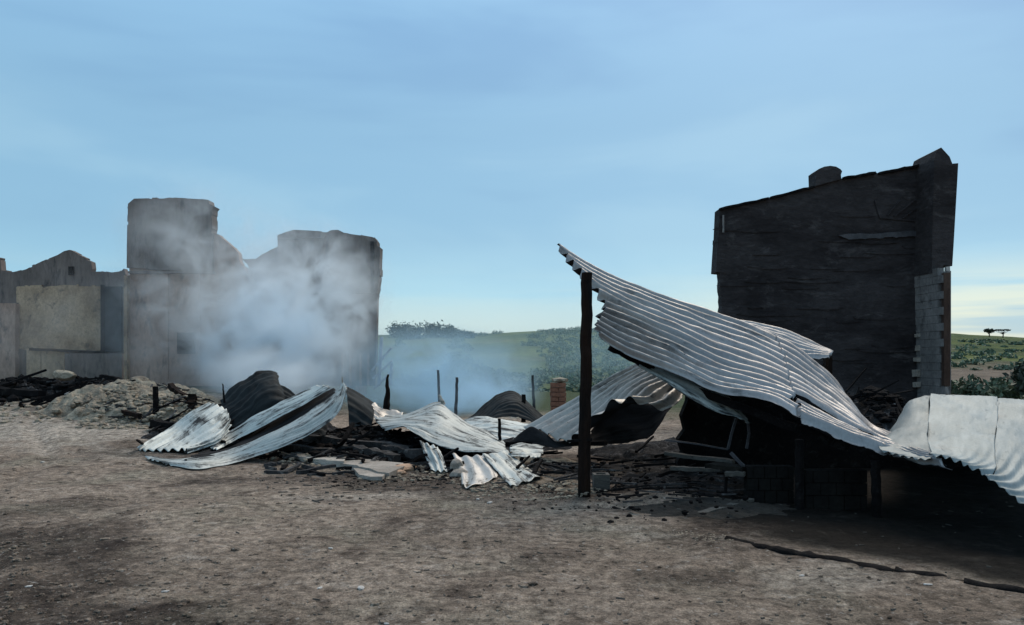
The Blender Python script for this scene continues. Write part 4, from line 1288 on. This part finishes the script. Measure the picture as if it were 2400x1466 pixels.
def mound(name, cx, cy, rx, ry, h, mat, label, seed=0, rough=0.12, n=70, base=None, rot=0.0):
    MOUNDS.append((cx, cy, rx, ry, h))
    a = np.linspace(-1, 1, n)
    U, V = np.meshgrid(a, a)
    R_ = np.sqrt(U ** 2 + V ** 2)
    prof = np.clip(1 - R_ ** 1.7, 0, 1) ** 0.9
    c_, s_ = math.cos(rot), math.sin(rot)
    X = cx + rx * U * c_ - ry * V * s_
    Y = cy + rx * U * s_ + ry * V * c_
    nz = fbm(X * 1.3 + seed, Y * 1.3, seed, 4) * 0.8 + np.abs(fbm(X * 3.5 + seed, Y * 3.5, seed + 2, 4)) * 1.1 - 0.2
    Zz = gh(X, Y) + h * prof * (1 + 0.35 * fbm(X * 0.7 + seed, Y * 0.7, 3.0, 3)) + rough * nz * sstep(0, 0.25, prof) - 0.06
    i = np.arange(n * n).reshape(n, n)
    f = np.stack([i[:-1, :-1].ravel(), i[:-1, 1:].ravel(), i[1:, 1:].ravel(), i[1:, :-1].ravel()], 1)
    o = mobj(name, np.stack([X.ravel(), Y.ravel(), Zz.ravel()], 1), f, mat, None, False)
    return tag(o, label, 'rubble', kind='stuff')


def px(u, Y): return (u - 1200) / FPX * Y


mound('ash_mound', px(315, 17.6), 17.6, 2.1, 1.9, 0.56, M['ash'], 'pale mound of ash and broken plaster left of the sheets', 3, 0.24, 120)
mound('ash_mound', px(440, 16.6), 16.6, 0.95, 1.2, 0.50, M['ash'], 'yellowish ash heap behind the fan-shaped sheet', 5, 0.16, 60)
mound('dark_rubble', px(70, 20.5), 20.5, 2.4, 1.5, 0.42, M['dark_rubble'], 'dark sooty heap in front of the low gabled house', 7, 0.22, 90)
mound('dark_rubble', px(210, 20.5), 20.5, 1.9, 1.2, 0.42, M['dark_rubble'], 'sooty rubble ridge behind the pale mound', 8, 0.25, 80)
mound('dark_rubble', px(600, 16.5), 16.5, 2.0, 1.7, 0.45, M['dark_rubble'], 'black debris below the dark peaked sheet', 9, 0.2, 70)
mound('dark_rubble', px(860, 13.6), 13.6, 1.35, 1.2, 0.42, M['dark_rubble'], 'burnt debris heap left of the draped sheet', 10, 0.2, 70)
mound('dark_rubble', px(1010, 13.2), 13.2, 1.5, 1.0, 0.35, M['dark_rubble'], 'burnt debris beneath the draped sheet', 11, 0.15, 60)
mound('dark_rubble', px(830, 12.1), 12.1, 1.5, 0.6, 0.12, M['dark_rubble'], 'charcoal bed around the stacked timbers', 12, 0.08, 60)
mound('dark_rubble', px(2040, 14.5), 14.5, 1.6, 2.0, 1.0, M['dark_rubble'], 'grey rubble heap in the dip between the roof and the pale drape', 13, 0.2, 80)
mound('dark_rubble', px(1980, 16.5), 16.5, 2.6, 1.6, 1.05, M['dark_rubble'], 'rubble heap against the foot of the black gable wall', 14, 0.25, 80)
mound('dark_rubble', px(1560, 13.2), 13.2, 1.6, 1.3, 0.3, M['dark_rubble'], 'sooty debris inside the arch of the corrugated sheet', 15, 0.15, 60)
mound('dark_rubble', px(1200, 14.2), 14.2, 1.4, 1.0, 0.2, M['dark_rubble'], 'low debris between the draped sheet and the arched sheet', 16, 0.12, 60)
mound('dark_rubble', px(1560, 10.6), 10.6, 1.9, 1.9, 0.10, M['dark_rubble'], 'dark bed on the ground right of the tall post', 19, 0.07, 80)
mound('dark_rubble', px(1250, 11.2), 11.2, 1.5, 0.9, 0.08, M['dark_rubble'], 'ashy ground left of the tall post', 20, 0.07, 70)
mound('ash_mound', px(1270, 12.1), 12.1, 1.1, 0.45, 0.10, M['ash'], 'low pale ash ridge between the draped sheet and the tall post', 22, 0.08, 60)
mound('earth_bank', px(1660, 8.2), 8.2, 1.3, 0.75, 0.12, M['bank'], 'low dusty earth bank before the dark space under the roof', 23, 0.06, 80)
mound('dark_rubble', px(520, 14.6), 14.6, 1.6, 1.0, 0.22, M['dark_rubble'], 'charred debris between the pale mound and the fan-shaped sheet', 24, 0.15, 60)
mound('ash_mound', px(1560, 8.6), 8.6, 1.15, 0.85, 0.13, M['ground'], 'earth and ash heap right of the tall post', 17, 0.06, 60)
mound('ash_mound', px(1330, 9.3), 9.3, 0.5, 0.4, 0.07, M['ash'], 'small pinkish rubble patch at the foot of the tall post', 18, 0.07, 50)


def chunks(name, zones, mat, label, cat='rubble'):
    mb = MB()
    for (u0, u1, Y0, Y1, n, r0, r1, zoff) in zones:
        for k in range(n):
            Y = rng.uniform(Y0, Y1); x = px(rng.uniform(u0, u1), Y)
            r_ = r0 + (r1 - r0) * rng.random() ** 2.5
            mb.rock((x, Y, surf(x, Y) + r_ * 0.1), (r_ * rng.uniform(.7, 1.5), r_ * rng.uniform(.7, 1.3), r_ * rng.uniform(.35, .8)), int(rng.integers(1, 900)), 1, 1)
    return tag(mb.build(name, mat), label, cat, kind='stuff')


chunks('rubble', [(1230, 1420, 8.6, 9.8, 420, .006, .030, 0.02), (840, 1050, 10.2, 11.6, 420, .006, .045, .03), (640, 820, 11.2, 12.2, 140, .01, .05, .03), (180, 480, 15.0, 17.0, 800, .012, .09, .25),
                  (0, 330, 15.5, 19.0, 420, .012, .09, .1), (1060, 1250, 9.0, 10.2, 260, .008, .04, .01)], M['ash'], 'loose broken plaster and brick bits around the wreck')
chunks('charcoal', [(780, 1100, 9.6, 11.6, 420, .006, .032, .01), (1180, 1460, 8.0, 11.0, 330, .005, .026, .02), (600, 1000, 12.0, 14.5, 320, .015, .10, .25), (0, 300, 18.5, 21.0, 160, .03, .18, .5),
                    (1400, 1760, 7.4, 11.0, 320, .006, .04, .05), (1900, 2120, 12.5, 16.0, 200, .03, .16, .8)], M['char'], 'scattered black charcoal lumps', 'charcoal')
def sticks(name, zones, mat, label):
    mb = MB()
    for (u0, u1, Y0, Y1, n_, l0, l1, w, up) in zones:
        for k in range(n_):
            Y = rng.uniform(Y0, Y1); x = px(rng.uniform(u0, u1), Y)
            L = l0 + (l1 - l0) * rng.random() ** 2
            a = rng.uniform(-1.5, 1.5)
            d = Vector((math.cos(a), math.sin(a) * 0.8, 0))
            p = Vector((x, Y, 0)); q = p + d * L
            p.z = surf(p.x, p.y) + w * 0.3; q.z = surf(q.x, q.y) + w * 0.3 + up * L * max(0.0, rng.normal(0.1, 0.35))
            mb.bar(p, q, w * rng.uniform(.5, 1.3), w * rng.uniform(.4, 1.0), 4, 0.18, 0.7)
    return tag(mb.build(name, mat), label, 'debris', kind='stuff')


sticks('charred_splinters', [(620, 1060, 11.0, 14.2, 95, .25, 1.3, .07, .5), (800, 1000, 12.2, 13.6, 40, .2, .8, .06, 1.0), (330, 600, 13.4, 16.5, 80, .2, 1.0, .06, .5), (0, 320, 17.5, 20.5, 60, .3, 1.3, .08, .5),
                             (1150, 1650, 10.0, 12.5, 40, .15, .8, .05, .35), (1380, 1700, 8.2, 10.2, 45, .08, .45, .03, .2), (1940, 2140, 13, 16, 40, .2, .9, .06, .8), (540, 720, 14, 16, 40, .2, .9, .06, .8)],
       M['char'], 'tangle of charred sticks and splinters among the wreck')
sticks('ashy_splinters', [(620, 1080, 10.6, 13.2, 50, .2, .9, .06, .3), (200, 480, 15.5, 18, 40, .2, .8, .05, .4), (1150, 1400, 9.4, 11.4, 30, .1, .5, .035, .15), (1420, 1720, 8.0, 10.0, 20, .1, .5, .03, .15), (60, 320, 18, 20.5, 25, .2, .9, .06, .4)],
       M['char_ash'], 'ash-dusted broken sticks and boards among the wreck')
sticks('pale_scraps', [(0, 2400, 4.4, 9.0, 150, .015, .07, .012, 0), (600, 1300, 8.5, 11, 90, .03, .16, .02, 0)], M['wood_grey'], 'small scraps of wood strewn over the dirt')
# gravel and litter over the open dirt
mb = MB()
for k in range(3800):
    v = 860 + 640 * rng.random() ** 0.75
    v = max(v, 985)
    Y = 2800 / (v - 850)
    u = rng.uniform(-60, 2460)
    x = px(u, Y)
    if x > 1.6 and Y > 6.7 - (x - 1.99) * 0.98: continue
    r_ = (0.004 + 0.014 * rng.random() ** 4) * (0.8 + Y * 0.05)
    mb.rock((x, Y, float(gh(x, Y)) + r_ * 0.2), (r_ * 1.2, r_, r_ * .6), int(rng.integers(1, 900)), 1, 1)
for k in range(170):
    Y = rng.uniform(4.4, 11.5); x = px(rng.uniform(-40, 1400), Y)
    r_ = rng.uniform(.012, .035)
    mb.rock((x, Y, float(gh(x, Y)) + r_ * 0.1), (r_ * 1.4, r_ * 1.1, r_ * .5), int(rng.integers(1, 900)), 1, 1)
tag(mb.build('gravel', M['ground']), 'fine gravel and clods over the open dirt', 'gravel', kind='stuff')
mb = MB()
for k in range(900):
    Y = rng.uniform(4.3, 7.0); u = rng.uniform(-60, 520)
    if u > 130 + 520 * sstep(6.4, 4.4, Y) * rng.random(): continue
    x = px(u, Y)
    r_ = 0.004 + 0.018 * rng.random() ** 3
    mb.rock((x, Y, float(gh(x, Y)) + r_ * 0.2), (r_ * 1.3, r_, r_ * .7), int(rng.integers(1, 900)), 1, 1)
tag(mb.build('dark_litter', M['ground']), 'dark burnt litter and clods in the near left corner', 'litter', kind='stuff')

# ash line along the dirt before the floor edge
mb = MB()
for k in range(420):
    t = rng.random()
    u = 1420 + 300 * t; v = 1222 + 54 * t + rng.normal() * 6
    Y = 2800 / (v - 850); x = px(u, Y); r_ = 0.002 + 0.006 * rng.random() ** 2
    mb.rock((x, Y, float(gh(x, Y)) + 0.004), (r_ * 1.8, r_ * 1.3, r_ * .3), int(rng.integers(1, 900)), 1, 1)
tag(mb.build('ash_line', M['ash']), 'streak of white ash crumbs before the dark floor', 'ash', kind='stuff')

# broken bench under the roof
bb = thing('broken_bench', 'splintered board on a thin bent leg standing in the gloom under the roof', 'broken bench')
m_ = MB(); m_.bar(P(1662, 1090, 8.9), P(1748, 1098, 8.6), 0.22, 0.05, 6, 0.12); m_.build('seat', M['slab'], bb)
m_ = MB(); m_.bar(P(1700, 1112, 8.6), P(1746, 1110, 8.5), 0.10, 0.05, 5, 0.15); m_.build('board', M['wood_grey'], bb)
m_ = MB(); m_.bar(P(1702, 1115, 8.7), P(1700, 1160, 8.7), 0.03, None, 3, 0.1); m_.build('leg', M['char'], bb)
m_ = MB(); m_.bar(P(1712, 1062, 8.7), P(1748, 1098, 8.6), 0.035, None, 4, 0.1); m_.build('brace', M['frame'], bb)
cb = thing('concrete_block', 'grey hollow block lying beside the foot of the tall post', 'block')
m_ = MB()
m_.box((1.02, 9.3, 0), (1.06, 9.5, .2)); m_.box((1.18, 9.3, 0), (1.22, 9.5, .2)); m_.box((1.061, 9.46, 0), (1.179, 9.5, .2)); m_.box((1.061, 9.3, 0), (1.179, 9.34, .2))
m_.build('shell', M['wood_grey'], cb)

# ------------------------------------------------------------------ smoke
def smoke(name, c, r, dens, label, scale=1.3, lo=0.42, hi=0.75, col=(0.90, 0.96, 1.0), seed=0.0, power=1.2, rot=0.0, stretch=(1, 1, 1)):
    m = bpy.data.materials.new('smoke')
    m.use_nodes = True
    n, l = m.node_tree.nodes, m.node_tree.links
    n.clear()
    outn = n.new("ShaderNodeOutputMaterial")
    pv = n.new("ShaderNodeVolumePrincipled")
    l.new(pv.outputs[0], outn.inputs["Volume"])
    pv.inputs["Color"].default_value = (*col, 1)
    pv.inputs["Anisotropy"].default_value = 0.5
    tcn = n.new("ShaderNodeTexCoord")
    ln = n.new("ShaderNodeVectorMath"); ln.operation = 'LENGTH'
    l.new(tcn.outputs["Object"], ln.inputs[0])
    fall = math_n(n, l, 'SUBTRACT', 1.0, ln.outputs["Value"], True)
    fall = math_n(n, l, 'POWER', fall, power)
    mp = n.new("ShaderNodeMapping")
    mp.inputs["Scale"].default_value = (r[0] * stretch[0], r[1] * stretch[1], r[2] * stretch[2])
    mp.inputs["Location"].default_value = (seed, seed * .7, seed * .3)
    l.new(tcn.outputs["Object"], mp.inputs[0])
    nz = noise(n, l, mp.outputs[0], scale * 0.48, 6, 0.6, 1.3)
    k = rmp(n, l, nz, [(lo, 0.0), (hi, 1.0)], 'EASE')
    d = math_n(n, l, 'MULTIPLY', math_n(n, l, 'MULTIPLY', k, fall), dens)
    l.new(d, pv.inputs["Density"])
    v, f = ICO[3]
    o = mobj(name, v, f, m)
    o.location = c
    o.scale = r
    o.rotation_euler = (0, rot, 0)
    tag(o, label, 'smoke', kind='stuff')
    return o


def sc(u, v, Y): return tuple(P(u, v, Y))


smoke('smoke', sc(650, 800, 22.0), (2.9, 2.4, 2.6), 6.0, 'dense white smoke rising over the dark peaked sheet', 1.9, 0.42, 0.66, seed=1.0)
smoke('smoke', sc(560, 720, 23.0), (4.6, 2.4, 3.6), 1.25, 'broad drifting smoke before the tall narrow ruin', 1.8, 0.42, 0.66, seed=5.0)
smoke('smoke', sc(740, 690, 23.0), (2.6, 2.0, 2.6), 2.4, 'smoke rolling across the broad block', 1.9, 0.43, 0.66, seed=9.0)
smoke('smoke', sc(420, 540, 24.0), (2.4, 1.5, 2.3), 0.9, 'thin smoke veiling the square top of the tall ruin', 1.2, 0.35, 0.75, seed=13.0)
smoke('smoke', sc(200, 800, 25.5), (6.5, 2.4, 3.2), 0.22, 'faint smoke before the low gabled house', 1.0, 0.3, 0.75, (0.92, 0.96, 1.0), seed=17.0)
smoke('smoke', sc(1000, 900, 25.0), (4.2, 4.5, 2.2), 1.3, 'blue smoke drifting low across the gap below the hill', 1.2, 0.34, 0.72, (0.58, 0.82, 1.0), seed=21.0)
smoke('smoke', sc(1140, 930, 19.5), (1.6, 1.4, 0.8), 2.2, 'blue smoke rising from the humped dark sheet', 1.8, 0.36, 0.7, (0.58, 0.82, 1.0), seed=25.0)
smoke('smoke', sc(620, 890, 18.6), (1.8, 1.0, 1.0), 4.0, 'smoke welling up behind the dark peaked sheet', 1.8, 0.36, 0.7, seed=29.0)
smoke('smoke', (3.0, 52.0, 2.0), (26.0, 16.0, 6.0), 0.035, 'thin blue smoke veil hanging before the hillside', 0.5, 0.2, 0.7, (0.6, 0.86, 1.0), seed=33.0)
smoke('smoke', sc(620, 720, 24.3), (6.5, 1.2, 5.0), 0.16, 'thin bluish smoke veil over both tall ruins', 0.8, 0.25, 0.7, (0.75, 0.9, 1.0), seed=37.0)
